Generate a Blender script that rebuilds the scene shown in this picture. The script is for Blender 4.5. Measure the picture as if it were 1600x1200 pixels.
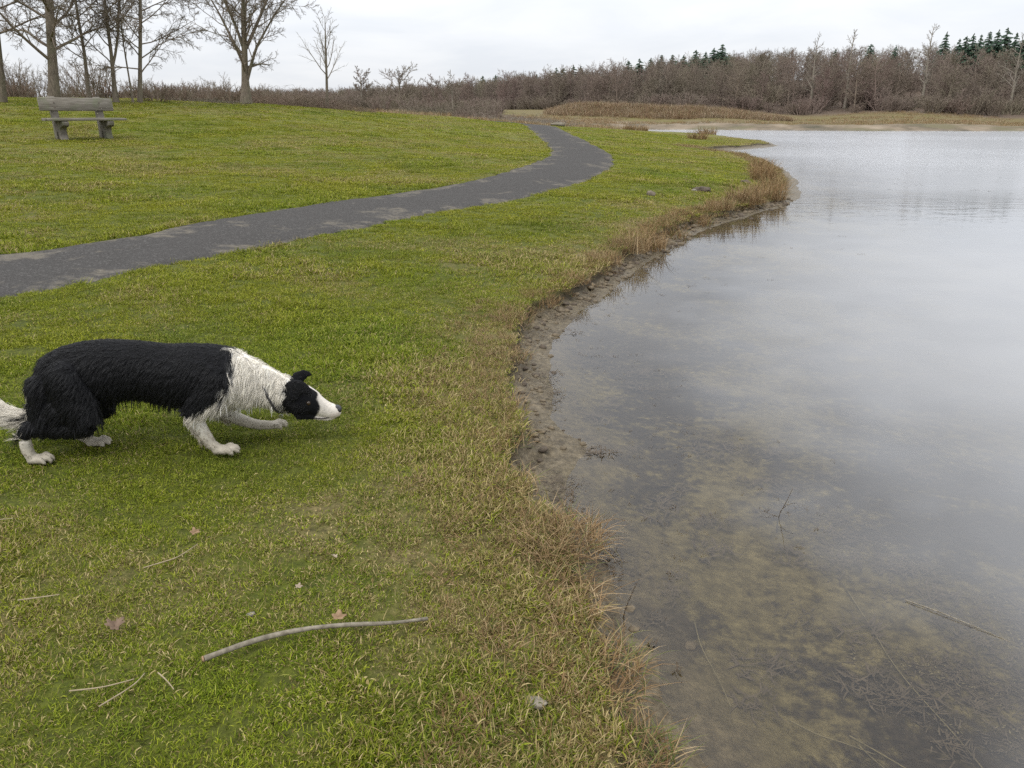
import bpy, math, random
import numpy as np
from mathutils import Vector, Matrix
R = math.radians
for o in list(bpy.data.objects): bpy.data.objects.remove(o)
scene = bpy.context.scene
col = scene.collection
rng = np.random.default_rng(7)

# ------------------------------------------------------------------ camera
cam_d = bpy.data.cameras.new('camera'); cam = bpy.data.objects.new('camera', cam_d); col.objects.link(cam)
cam_d.sensor_width = 36; cam_d.lens = 27.0; cam_d.clip_start = .05; cam_d.clip_end = 3000
cam.location = (0, 0, 1.45); cam.rotation_euler = (R(90-19.374), 0, 0)
scene.camera = cam

# ------------------------------------------------------------------ sky, sun, exposure (even overcast)
SUN_ELEV, SUN_AZ = R(52), R(215)        # azimuth clockwise from +Y: behind the viewer, to the left
world = bpy.data.worlds.new('World'); scene.world = world; world.use_nodes = True
def build_world():
    nt = world.node_tree; N = nt.nodes; Lk = nt.links.new
    N.clear()
    out = N.new('ShaderNodeOutputWorld'); bg = N.new('ShaderNodeBackground'); bg.inputs['Strength'].default_value = .1
    sky = N.new('ShaderNodeTexSky'); sky.sky_type = 'NISHITA'; sky.sun_disc = False
    sky.sun_elevation = SUN_ELEV; sky.sun_rotation = SUN_AZ; sky.air_density = 1.0; sky.dust_density = 2.5
    tc = N.new('ShaderNodeTexCoord')
    sep = N.new('ShaderNodeSeparateXYZ'); Lk(tc.outputs['Generated'], sep.inputs[0])
    # cloud deck: direction projected on a high flat layer
    zc = N.new('ShaderNodeMath'); zc.operation = 'MAXIMUM'; zc.inputs[1].default_value = 0; Lk(sep.outputs['Z'], zc.inputs[0])
    za = N.new('ShaderNodeMath'); za.operation = 'ADD'; za.inputs[1].default_value = .14; Lk(zc.outputs[0], za.inputs[0])
    dx = N.new('ShaderNodeMath'); dx.operation = 'DIVIDE'; Lk(sep.outputs['X'], dx.inputs[0]); Lk(za.outputs[0], dx.inputs[1])
    dy = N.new('ShaderNodeMath'); dy.operation = 'DIVIDE'; Lk(sep.outputs['Y'], dy.inputs[0]); Lk(za.outputs[0], dy.inputs[1])
    cb = N.new('ShaderNodeCombineXYZ'); Lk(dx.outputs[0], cb.inputs[0]); Lk(dy.outputs[0], cb.inputs[1])
    n1 = N.new('ShaderNodeTexNoise'); n1.inputs['Scale'].default_value = 1.1; n1.inputs['Detail'].default_value = 6; n1.inputs['Roughness'].default_value = .55
    n1.inputs['Distortion'].default_value = .4; Lk(cb.outputs[0], n1.inputs['Vector'])
    ramp = N.new('ShaderNodeValToRGB'); Lk(n1.outputs['Fac'], ramp.inputs['Fac'])
    e = ramp.color_ramp.elements; e[0].position = .32; e[0].color = (.745, .775, .825, 1); e[1].position = .62; e[1].color = (.85, .865, .89, 1)
    # an overcast sky grows brighter from the horizon to the zenith
    grad = N.new('ShaderNodeMapRange'); Lk(zc.outputs[0], grad.inputs['Value']); grad.inputs['From Min'].default_value = .0; grad.inputs['From Max'].default_value = 1
    grad.inputs['To Min'].default_value = 10.2; grad.inputs['To Max'].default_value = 29.0
    sc = N.new('ShaderNodeVectorMath'); sc.operation = 'SCALE'; Lk(ramp.outputs['Color'], sc.inputs[0]); Lk(grad.outputs[0], sc.inputs['Scale'])
    mix = N.new('ShaderNodeMix'); mix.data_type = 'RGBA'; mix.inputs['Factor'].default_value = .9
    Lk(sky.outputs['Color'], mix.inputs['A']); Lk(sc.outputs[0], mix.inputs['B'])
    Lk(mix.outputs['Result'], bg.inputs['Color']); Lk(bg.outputs[0], out.inputs[0])
build_world()
sun_d = bpy.data.lights.new('sun', 'SUN'); sun = bpy.data.objects.new('sun', sun_d); col.objects.link(sun)
sun_d.energy = 1.5; sun_d.angle = R(14); sun_d.color = (1, .96, .90)
sun.location = (0, 0, 60)
_sd = Vector((math.sin(SUN_AZ)*math.cos(SUN_ELEV), math.cos(SUN_AZ)*math.cos(SUN_ELEV), math.sin(SUN_ELEV)))
sun.rotation_euler = _sd.to_track_quat('Z', 'Y').to_euler()
vs = scene.view_settings
vs.view_transform = 'Standard'; vs.look = 'None'; vs.exposure = 0.06; vs.gamma = 1; vs.use_curve_mapping = False
scene.render.engine = 'CYCLES'
cy = scene.cycles
cy.use_denoising = False; cy.max_bounces = 8; cy.diffuse_bounces = 3; cy.glossy_bounces = 3; cy.transparent_max_bounces = 12; cy.transmission_bounces = 4
cy.use_adaptive_sampling = True; cy.adaptive_threshold = .01
# ------------------------------------------------------------------ terrain
# Waterline of the lake in metres (x right, y away from the viewer), water level z = 0.
# third number: width of the bare mud strip between water and turf
SHORE = np.array([
 (30,-60,.2),(6,-22,.2),(1.6,-8,.15),(.75,-3,.12),(.5,-.6,.10),(.42,.6,.10),(.37,1.2,.08),(.35,1.45,.07),(.32,1.6,.06),(.31,1.75,.06),(.27,1.92,.05),
 (.25,2.2,.03),(.17,2.45,.05),(.11,2.72,.08),(.16,2.98,.12),(.25,3.22,.17),(.17,3.45,.14),(.12,3.66,.12),(.12,4.0,.13),(.13,4.4,.13),
 (.19,4.9,.11),(.38,5.65,.11),(.66,6.25,.10),(1.06,7.3,.11),(1.50,8.3,.11),(2.15,9.7,.12),(3.05,11.1,.12),(4.10,12.6,.12),
 (5.05,14.2,.32),(5.75,16.0,.25),(6.75,19.3,.2),(7.75,23.9,.2),(8.1,27.5,.2),(7.4,30.8,.3),(8.6,33.0,.35),(10.6,35.4,.5),(12.5,38.2,.4),(12.9,39.3,.3),
 (13.2,43.5,.2),(12.8,52,.2),(11.4,58.6,.3),(10.3,66,.3),(9.4,73.5,.6),(11.0,78,1.5),(18,78.2,2),(28,73.5,2),(45,71.5,2),(70,66,2),(110,50,2),(140,10,2),(120,-40,2),(70,-62,2)], float)

def catmull_closed(P, n=6):
    out = []
    N = len(P)
    for i in range(N):
        p0, p1, p2, p3 = P[i-1], P[i], P[(i+1) % N], P[(i+2) % N]
        # centripetal parametrisation keeps tight corners from looping
        d1 = max(np.linalg.norm((p1-p0)[:2])**.5, 1e-3); d2 = max(np.linalg.norm((p2-p1)[:2])**.5, 1e-3); d3 = max(np.linalg.norm((p3-p2)[:2])**.5, 1e-3)
        t0 = 0; t1 = d1; t2 = d1+d2; t3 = d1+d2+d3
        for k in range(n):
            t = t1+(t2-t1)*k/n
            A1 = (t1-t)/(t1-t0)*p0+(t-t0)/(t1-t0)*p1; A2 = (t2-t)/(t2-t1)*p1+(t-t1)/(t2-t1)*p2; A3 = (t3-t)/(t3-t2)*p2+(t-t2)/(t3-t2)*p3
            B1 = (t2-t)/(t2-t0)*A1+(t-t0)/(t2-t0)*A2; B2 = (t3-t)/(t3-t1)*A2+(t-t1)/(t3-t1)*A3
            out.append((t2-t)/(t2-t1)*B1+(t-t1)/(t2-t1)*B2)
    return np.array(out)

def vhash(ix, iy, seed):
    h = (ix.astype(np.int64)*374761393 + iy.astype(np.int64)*668265263 + seed*1442695041) & 0xffffffff
    h = ((h ^ (h >> 13))*1274126177) & 0xffffffff
    return ((h ^ (h >> 16)) & 0xffff)/65535.0

def vnoise(x, y, seed=0):
    ix = np.floor(x); iy = np.floor(y); fx = x-ix; fy = y-iy
    fx = fx*fx*(3-2*fx); fy = fy*fy*(3-2*fy)
    a = vhash(ix, iy, seed); b = vhash(ix+1, iy, seed); c = vhash(ix, iy+1, seed); d = vhash(ix+1, iy+1, seed)
    return (a+(b-a)*fx)*(1-fy)+(c+(d-c)*fx)*fy*1.0

def fbm(x, y, seed=0, oct=4):
    s = 0; a = 1; t = 0
    for o in range(oct):
        s = s+a*vnoise(x*2**o+o*17.3, y*2**o-o*9.1, seed+o); t += a; a *= .5
    return s/t

LAKE = catmull_closed(SHORE, 6)

def lake_distance(x, y):
    """signed distance to the waterline (land +) and the width of the mud strip there"""
    x = np.asarray(x, float); y = np.asarray(y, float)
    sh = x.shape; x = x.ravel(); y = y.ravel()
    best = np.full(x.size, 1e18); wid = np.zeros(x.size); inside = np.zeros(x.size, bool)
    A = LAKE; B = np.roll(LAKE, -1, 0)
    for a, b in zip(A, B):
        ex, ey = b[0]-a[0], b[1]-a[1]
        t = np.clip(((x-a[0])*ex+(y-a[1])*ey)/max(ex*ex+ey*ey, 1e-12), 0, 1)
        d = (x-a[0]-t*ex)**2+(y-a[1]-t*ey)**2
        m = d < best
        best = np.where(m, d, best); wid = np.where(m, a[2]+(b[2]-a[2])*t, wid)
        if ey != 0:
            c = ((a[1] > y) != (b[1] > y)) & (x < a[0]+(y-a[1])*ex/ey)
            inside ^= c
    d = np.sqrt(best)
    d = np.where(inside, -d, d)
    return d.reshape(sh), wid.reshape(sh)

# heights of the land away from the bank (x, y, z), interpolated by a thin plate
LAND = np.array([
 (-.3,1.2,.14),(-1,0,.17),(-.4,2.4,.165),(-1.2,2.7,.20),(-2,2.7,.24),(-.9,3.6,.20),(-2,4,.27),(-3.3,5,.35),(-.6,5.5,.20),(-1.5,7,.29),(0,8,.23),
 (-1,-4,.18),(-6,-4,.45),(-4,1,.38),(-6,5,.52),(-10,3,.75),(-20,4,1.3),(-14,-6,.9),(-40,0,1.9),(-30,-40,1.5),(5,-60,.4),
 (1,12,.34),(-3,12,.5),(-6,10,.60),(4.4,15,.17),(6.2,21,.18),(7.2,26,.2),(2.5,18,.38),(-9.49,17.84,.93),(-4,18,.72),(0,22,.56),(5.5,30,.35),(3.8,26,.42),
 (-18.67,29.86,1.96),(-14,29.84,1.89),(-11.41,35.12,1.84),(-8.87,40.4,1.72),(-7,44.5,1.52),(-3.75,47.6,1.27),(-1.5,47.5,1.03),(1.8,45.4,.80),(-2,32,.92),(-6,32,1.3),
 (-30,35,2.2),(-26,22,1.9),(6,45,.62),(9,50,.4),(11,45,.25),(11.5,40,.2),(9.5,36.5,.2),(7,36,.35),(9,62,.35),(7,70,.5),(3,60,.6),
 (-14,50,1.75),(-10,60,1.3),(-4,62,1.0),(-25,60,2.0),(-40,90,2.6),(-20,95,2.0),(-5,90,1.1),(4,85,.75),
 (13,84,.35),(13,95,1.0),(25,82,.4),(25,95,.8),(45,80,.45),(45,95,.8),(75,80,.5),(75,100,.9),(120,60,.5),(130,100,1.5),
 (8,104,1.4),(0,110,1.6),(20,108,1.2),(40,112,1.0),(70,115,1.2),
 (-10,140,2.0),(-50,160,2.6),(20,150,2.4),(45,150,4.0),(75,150,5.0),(110,150,6.0),
 (-30,260,2.6),(20,240,5),(70,220,9),(120,220,11),(-90,300,3.5),(-40,400,5),(60,400,13),(160,300,15),(-200,200,4),(-300,500,6),(200,500,18),(-150,50,3),(-120,-60,2),(180,-60,2),(220,100,8),(250,300,15)], float)
def _warp(x, y):
    r = np.hypot(x, y)+1e-9
    k = np.log1p(r/4)/r
    return x*k, y*k
def _tps_k(r2): return .5*r2*np.log(r2+1e-12)
_LU, _LV = _warp(LAND[:, 0], LAND[:, 1])
def _tps_solve():
    n = len(LAND)
    K = _tps_k((_LU[:, None]-_LU)**2+(_LV[:, None]-_LV)**2)+np.eye(n)*2e-4
    Pm = np.c_[np.ones(n), _LU, _LV]
    M = np.zeros((n+3, n+3)); M[:n, :n] = K; M[:n, n:] = Pm; M[n:, :n] = Pm.T
    return np.linalg.solve(M, np.r_[LAND[:, 2], 0, 0, 0])
_TPSW = _tps_solve()
def land_height(x, y):
    x = np.asarray(x, float); y = np.asarray(y, float); sh = x.shape
    u, v = _warp(x.ravel(), y.ravel()); out = np.empty(u.size); n = len(LAND)
    for i in range(0, u.size, 20000):
        a, b = u[i:i+20000], v[i:i+20000]
        out[i:i+20000] = _tps_k((a[:, None]-_LU)**2+(b[:, None]-_LV)**2)@_TPSW[:n]+_TPSW[n]+_TPSW[n+1]*a+_TPSW[n+2]*b
    return out.reshape(sh)
def sstep(a, b, x):
    t = np.clip((x-a)/(b-a), 0, 1); return t*t*(3-2*t)
def mound(x, y):
    """the long low bank of reeds in front of the wood"""
    c = 100+.02*(x-20)
    f = np.exp(-((y-c)/3.2)**2)*sstep(3, 9, x)*(1-sstep(18, 38, x))
    return 1.15*f
def terrain(x, y, full=False):
    x = np.asarray(x, float); y = np.asarray(y, float)
    r = np.hypot(x, y)
    d, w = lake_distance(x, y)
    sc = np.clip(.03*r, .05, 1.2)                               # ragged waterline, coarser far away
    d = d+(fbm(x*5, y*5, 3, 3)-.5)*.09*np.clip(1-r/40, 0.2, 1)+(fbm(x*1.3, y*1.3, 5, 2)-.5)*.2*np.clip(r/8-.5, 0, 1)
    L = land_height(x, y)+mound(x, y)
    L = L+(fbm(x*.9, y*.9, 11, 3)-.5)*.05+(fbm(x*7, y*7, 21, 3)-.5)*.022*np.clip(1-r/15, 0, 1)
    L = L+(fbm(x*.16, y*.16, 13, 3)-.5)*.25*sstep(20, 60, r)
    L = np.maximum(L, .09)
    w = w*(.6+.8*vnoise(x*1.7, y*1.7, 31))
    far = sstep(60, 75, y)
    mud = .012+np.clip(d, 0, None)*.16+((fbm(x*9, y*9, 41, 3)-.5)*.10+(np.abs(fbm(x*21, y*21, 43, 2)-.5))*.09-.02)*sstep(0, .10, d)
    sw = .035+.02*np.clip(r/4, 1, 4)
    sw = sw*(1-far)+4*far
    k = sstep(w, w+sw, d)
    z_land = mud*(1-k)+L*k
    # turf thins to mud at the scarp: 0 mud .. 1 turf
    z_bed = np.where(d < 0, .012+np.maximum(d*.13, -.04+d*.035)-.02*fbm(x*3, y*3, 51, 3)*sstep(0, .5, -d), 0)
    z_bed = np.maximum(z_bed, -1.2)
    z = np.where(d >= 0, z_land, z_bed)
    if full: return z, d, k, w
    return z
def ground_at(x, y): return float(terrain(np.array([x]), np.array([y]))[0])
# ------------------------------------------------------------------ helpers
def tag(o, label=None, cat=None, group=None, kind=None):
    if label: o['label'] = label
    if cat: o['category'] = cat
    if group: o['group'] = group
    if kind: o['kind'] = kind
    return o
def raw_mesh(name, V, Fq=None, Ft=None, smooth=True):
    """mesh from numpy arrays of points, quads and triangles"""
    me = bpy.data.meshes.new(name)
    V = np.asarray(V, np.float32)
    Fq = np.zeros((0, 4), np.int32) if Fq is None else np.asarray(Fq, np.int32).reshape(-1, 4)
    Ft = np.zeros((0, 3), np.int32) if Ft is None else np.asarray(Ft, np.int32).reshape(-1, 3)
    me.vertices.add(len(V)); me.vertices.foreach_set('co', V.ravel())
    nl = Fq.size+Ft.size
    me.loops.add(nl); me.loops.foreach_set('vertex_index', np.r_[Fq.ravel(), Ft.ravel()].astype(np.int32))
    me.polygons.add(len(Fq)+len(Ft))
    starts = np.r_[np.arange(len(Fq))*4, len(Fq)*4+np.arange(len(Ft))*3].astype(np.int32)
    me.polygons.foreach_set('loop_start', starts)
    me.update(calc_edges=True)
    if smooth: me.polygons.foreach_set('use_smooth', np.ones(len(me.polygons), bool))
    return me
def attr(me, name, typ, data, domain='POINT'):
    a = me.attributes.new(name, typ, domain)
    key = {'FLOAT': 'value', 'INT': 'value', 'FLOAT_VECTOR': 'vector', 'FLOAT_COLOR': 'color'}[typ]
    a.data.foreach_set(key, np.ascontiguousarray(np.asarray(data, np.int32 if typ == 'INT' else np.float32)).ravel())
def obj(name, me, mat=None, parent=None, loc=(0, 0, 0), rot=(0, 0, 0), link=True):
    o = bpy.data.objects.new(name, me)
    if mat and me is not None and not me.materials: me.materials.append(mat)
    if link: col.objects.link(o)
    o.location = loc; o.rotation_euler = rot
    if parent: o.parent = parent
    return o
def empty(name, loc=(0, 0, 0), rz=0):
    o = bpy.data.objects.new(name, None); col.objects.link(o); o.location = loc; o.rotation_euler = (0, 0, rz); o.empty_display_size = .1
    return o
class Geo:
    """collects points and faces from several shapes that make ONE part"""
    def __init__(s): s.V = []; s.Q = []; s.T = []; s.n = 0
    def add(s, V, Q=None, T=None):
        V = np.asarray(V, float).reshape(-1, 3); s.V.append(V)
        if Q is not None and len(Q): s.Q.append(np.asarray(Q)+s.n)
        if T is not None and len(T): s.T.append(np.asarray(T)+s.n)
        s.n += len(V); return s
    def mesh(s, name, smooth=True):
        return raw_mesh(name, np.concatenate(s.V), np.concatenate(s.Q) if s.Q else None, np.concatenate(s.T) if s.T else None, smooth)
def nrm(a): return a/np.maximum(np.linalg.norm(a, axis=-1, keepdims=True), 1e-9)
def tubes(P, rad, sides=5, cap=False):
    """N polylines of K points -> tapered tubes. P (N,K,3), rad (N,K)"""
    P = np.asarray(P, float); rad = np.asarray(rad, float)
    N, K, _ = P.shape
    T = nrm(np.gradient(P, axis=1))
    ref = np.where(np.abs(T[:, :1, 2:3]) > .9, np.array([1., 0, 0]), np.array([0, 0, 1.]))
    U = nrm(np.cross(T, np.broadcast_to(ref, T.shape))); W = np.cross(T, U)
    a = np.arange(sides)*2*np.pi/sides
    V = P[:, :, None]+rad[:, :, None, None]*(np.cos(a)[:, None]*U[:, :, None]+np.sin(a)[:, None]*W[:, :, None])
    n, k, s = np.meshgrid(np.arange(N), np.arange(K-1), np.arange(sides), indexing='ij')
    b = (n*K+k)*sides; s2 = (s+1) % sides
    Q = np.stack([b+s, b+s2, b+sides+s2, b+sides+s], -1).reshape(-1, 4)
    V = V.reshape(-1, 3); Tt = None
    if cap:
        base = len(V); c0 = P[:, 0]; c1 = P[:, -1]
        V = np.concatenate([V, c0, c1]); n = np.repeat(np.arange(N), sides); s = np.tile(np.arange(sides), N); s2 = (s+1) % sides
        t0 = np.stack([base+n, n*K*sides+s2, n*K*sides+s], -1); e = n*K*sides+(K-1)*sides
        t1 = np.stack([base+N+n, e+s, e+s2], -1); Tt = np.concatenate([t0, t1])
    return V, Q, Tt
def box(cx, cy, cz, sx, sy, sz, bev=.0):
    """box with chamfered edges"""
    b = min(bev, sx*.45, sy*.45, sz*.45) if bev else 0
    if not b:
        V = np.array([(x, y, z) for z in (-.5, .5) for y in (-.5, .5) for x in (-.5, .5)])*[sx, sy, sz]+[cx, cy, cz]
        return V, [(0, 2, 3, 1), (4, 5, 7, 6), (0, 1, 5, 4), (2, 6, 7, 3), (0, 4, 6, 2), (1, 3, 7, 5)], None
    V = []; h = np.array([sx, sy, sz])/2; idx = {}
    for sxn in (-1, 1):
        for syn in (-1, 1):
            for szn in (-1, 1):
                for ax in range(3):
                    p = (h-b)*[sxn, syn, szn]; p[ax] = h[ax]*(sxn, syn, szn)[ax]
                    idx[(sxn, syn, szn, ax)] = len(V); V.append(p+[cx, cy, cz])
    Q = []; T = []
    for ax in range(3):
        o1, o2 = [a for a in range(3) if a != ax]
        for sg in (-1, 1):
            q = []
            for a, c in ((-1, -1), (1, -1), (1, 1), (-1, 1)):
                k = [0, 0, 0]; k[ax] = sg; k[o1] = a; k[o2] = c; q.append(idx[(*k, ax)])
            if (sg == 1) != (ax != 1): q = q[::-1]
            Q.append(q)
        for a in (-1, 1):
            for c in (-1, 1):
                k0 = [0, 0, 0]; k0[o1] = a; k0[o2] = c; k0[ax] = -1; k1 = list(k0); k1[ax] = 1
                Q.append([idx[(*k0, o1)], idx[(*k1, o1)], idx[(*k1, o2)], idx[(*k0, o2)]])
    for sxn in (-1, 1):
        for syn in (-1, 1):
            for szn in (-1, 1): T.append([idx[(sxn, syn, szn, a)] for a in range(3)])
    return np.array(V), Q, T
def fix_normals(me):
    import bmesh
    bm = bmesh.new(); bm.from_mesh(me); bmesh.ops.recalc_face_normals(bm, faces=bm.faces); bm.to_mesh(me); bm.free(); return me
def prism(profile, x0, x1, bev=0):
    """closed (y,z) outline extruded along x"""
    n = len(profile); p = np.array(profile, float)
    V = np.concatenate([np.c_[np.full(n, x0), p], np.c_[np.full(n, x1), p]])
    Q = [(i, (i+1) % n, n+(i+1) % n, n+i) for i in range(n)]
    return V, Q, list(range(n)), list(range(n, 2*n))

# ------------------------------------------------------------------ materials
class NT:
    def __init__(s, name):
        s.m = bpy.data.materials.new(name); s.m.use_nodes = True; s.t = s.m.node_tree; s.t.nodes.clear()
        s.out = s.n('ShaderNodeOutputMaterial')
    def n(s, typ, **k):
        x = s.t.nodes.new(typ)
        for a, v in k.items(): setattr(x, a, v)
        return x
    def l(s, a, b): s.t.links.new(a, b)
    def pos(s): return s.n('ShaderNodeNewGeometry').outputs['Position']
    def attr(s, name, typ='GEOMETRY', out='Fac'):
        a = s.n('ShaderNodeAttribute', attribute_name=name, attribute_type=typ); return a.outputs[out]
    def noise(s, vec, scale, detail=4, rough=.55, dist=0, dim='3D', out='Fac'):
        x = s.n('ShaderNodeTexNoise'); x.inputs['Scale'].default_value = scale; x.inputs['Detail'].default_value = detail
        x.inputs['Roughness'].default_value = rough; x.inputs['Distortion'].default_value = dist
        if vec is not None: s.l(vec, x.inputs['Vector'])
        return x.outputs[out]
    def vor(s, vec, scale, feature='F1', out='Distance'):
        x = s.n('ShaderNodeTexVoronoi', feature=feature); x.inputs['Scale'].default_value = scale; s.l(vec, x.inputs['Vector']); return x.outputs[out]
    def ramp(s, fac, *stops):
        x = s.n('ShaderNodeValToRGB'); e = x.color_ramp.elements
        while len(e) > 1: e.remove(e[-1])
        for i, (p, c) in enumerate(stops):
            q = e[0] if i == 0 else e.new(p)
            q.position = p; q.color = (*c, 1) if len(c) == 3 else c
        s.l(fac, x.inputs['Fac']); return x.outputs['Color']
    def rng(s, v, a, b, c=0., d=1., smooth=False):
        x = s.n('ShaderNodeMapRange'); x.interpolation_type = 'SMOOTHSTEP' if smooth else 'LINEAR'
        for k, q in zip(('From Min', 'From Max', 'To Min', 'To Max'), (a, b, c, d)): x.inputs[k].default_value = q
        s.l(v, x.inputs['Value']); return x.outputs[0]
    def math(s, op, a, b=None):
        x = s.n('ShaderNodeMath', operation=op)
        for i, v in enumerate((a, b)):
            if v is None: continue
            if isinstance(v, (int, float)): x.inputs[i].default_value = v
            else: s.l(v, x.inputs[i])
        return x.outputs[0]
    def mix(s, f, a, b, blend='MIX'):
        x = s.n('ShaderNodeMix', data_type='RGBA', blend_type=blend)
        for k, v in (('Factor', f), ('A', a), ('B', b)):
            i = x.inputs[k] if k == 'Factor' else [q for q in x.inputs if q.name == k and q.type == 'RGBA'][0]
            if isinstance(v, (int, float)): i.default_value = v
            elif isinstance(v, tuple): i.default_value = (*v, 1)
            else: s.l(v, i)
        return x.outputs['Result'] if False else [q for q in x.outputs if q.type == 'RGBA'][0]
    def bump(s, h, strength=.4, dist=.01):
        x = s.n('ShaderNodeBump'); x.inputs['Strength'].default_value = strength; x.inputs['Distance'].default_value = dist; s.l(h, x.inputs['Height']); return x.outputs[0]
    def pbr(s, color, rough=.8, spec=.3, normal=None, done=True, **kw):
        x = s.n('ShaderNodeBsdfPrincipled')
        for k, v in (('Base Color', color), ('Roughness', rough), ('Specular IOR Level', spec)):
            if isinstance(v, tuple): x.inputs[k].default_value = (*v, 1)
            elif isinstance(v, (int, float)): x.inputs[k].default_value = v
            else: s.l(v, x.inputs[k])
        if normal is not None: s.l(normal, x.inputs['Normal'])
        if done: s.l(x.outputs[0], s.out.inputs[0])
        return x.outputs[0]

# ------------------------------------------------------------------ scatter: many small plants of one stuff object
def scatter(name, P, idx, rotz, scl, protos, mat_attr=None, tilt=None):
    """one object whose points each carry one of the small proto meshes (a geometry-nodes stuff object)"""
    me = bpy.data.meshes.new(name); me.vertices.add(len(P)); me.vertices.foreach_set('co', np.asarray(P, np.float32).ravel())
    rot = np.zeros((len(P), 3), np.float32); rot[:, 2] = rotz
    if tilt is not None: rot[:, :2] = tilt
    attr(me, 'rot', 'FLOAT_VECTOR', rot); scl = np.asarray(scl, np.float32)
    attr(me, 'scl', 'FLOAT_VECTOR', np.repeat(scl[:, None], 3, 1) if scl.ndim == 1 else scl); attr(me, 'idx', 'INT', idx)
    if mat_attr is not None: attr(me, 'pdry', 'FLOAT', mat_attr)
    o = obj(name, me)
    pc = bpy.data.collections.new(name+'_kinds')          # not linked to the scene: only a source of shapes
    for p in protos: pc.objects.link(p)
    g = bpy.data.node_groups.new(name, 'GeometryNodeTree')
    g.interface.new_socket('Geometry', in_out='INPUT', socket_type='NodeSocketGeometry'); g.interface.new_socket('Geometry', in_out='OUTPUT', socket_type='NodeSocketGeometry')
    gi = g.nodes.new('NodeGroupInput'); go = g.nodes.new('NodeGroupOutput')
    ci = g.nodes.new('GeometryNodeCollectionInfo'); ci.inputs['Collection'].default_value = pc
    ci.inputs['Separate Children'].default_value = True; ci.inputs['Reset Children'].default_value = True
    ip = g.nodes.new('GeometryNodeInstanceOnPoints'); ip.inputs['Pick Instance'].default_value = True
    def na(n, t):
        x = g.nodes.new('GeometryNodeInputNamedAttribute'); x.data_type = t; x.inputs['Name'].default_value = n; return x.outputs['Attribute']
    L = g.links.new
    L(gi.outputs[0], ip.inputs['Points']); L(ci.outputs[0], ip.inputs['Instance'])
    L(na('idx', 'INT'), ip.inputs['Instance Index']); L(na('rot', 'FLOAT_VECTOR'), ip.inputs['Rotation']); L(na('scl', 'FLOAT_VECTOR'), ip.inputs['Scale'])
    L(ip.outputs[0], go.inputs[0])
    md = o.modifiers.new('scatter', 'NODES'); md.node_group = g
    return o
def blades(n, length, width, spread, lean, rs, curl=.6, seg=3, flat=0.):
    """n grass blades rising from a small patch; returns points, quads, triangles and a per-point random value"""
    L = length*rs.uniform(.45, 1.15, n); w = width*rs.uniform(.7, 1.3, n)
    a = rs.uniform(0, 2*np.pi, n); rr = spread*np.sqrt(rs.uniform(0, 1, n))
    base = np.c_[rr*np.cos(a), rr*np.sin(a), np.full(n, -.004)]
    az = rs.uniform(0, 2*np.pi, n)
    out = np.c_[np.cos(az), np.sin(az)]*.8+np.c_[np.cos(a), np.sin(a)]*.6*(rr/spread)[:, None]
    out /= np.linalg.norm(out, axis=1, keepdims=True)
    th0 = np.abs(rs.normal(lean*.5, .25, n)); th1 = th0+np.abs(rs.normal(curl, .45, n))
    K = seg+1; t = np.linspace(0, 1, K)
    th = th0[:, None]+(th1-th0)[:, None]*t
    dl = L[:, None]/seg
    hx = np.concatenate([np.zeros((n, 1)), np.cumsum(np.sin((th[:, :-1]+th[:, 1:])/2)*dl, 1)], 1)
    hz = np.concatenate([np.zeros((n, 1)), np.cumsum(np.cos((th[:, :-1]+th[:, 1:])/2)*dl, 1)], 1)
    hz = np.maximum(hz, .002+0*hz) if flat else hz
    C = base[:, None]+np.stack([hx*out[:, :1], hx*out[:, 1:], hz], -1)
    bend = rs.normal(0, .18, (n, 1))*L[:, None]*t**2
    side = np.c_[-out[:, 1], out[:, 0], np.zeros(n)]
    tw = rs.normal(0, .5, n); side = side*np.cos(tw)[:, None]+np.c_[np.zeros((n, 2)), np.sin(tw)]
    C = C+side[:, None]*bend[..., None]
    ww = w[:, None]*np.array([1., .95, .7, .0] if seg == 3 else np.linspace(1, 0, K)**.7)
    Lf = C-side[:, None]*ww[..., None]/2; Rt = C+side[:, None]*ww[..., None]/2
    V = np.stack([Lf[:, :-1], Rt[:, :-1]], 2).reshape(n, -1, 3)      # 2*seg points, then the tip
    V = np.concatenate([V, C[:, -1:]], 1); m = 2*seg+1
    b = (np.arange(n)*m)[:, None]
    Q = np.concatenate([b+np.array([2*k, 2*k+1, 2*k+3, 2*k+2]) for k in range(seg-1)], 0)
    T = b+np.array([2*seg-2, 2*seg-1, 2*seg])
    rnd = np.repeat(rs.uniform(0, 1, n), m); tt = np.tile(np.r_[np.repeat(t[:-1], 2), 1], n)
    return V.reshape(-1, 3), Q, T, rnd, tt
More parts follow.
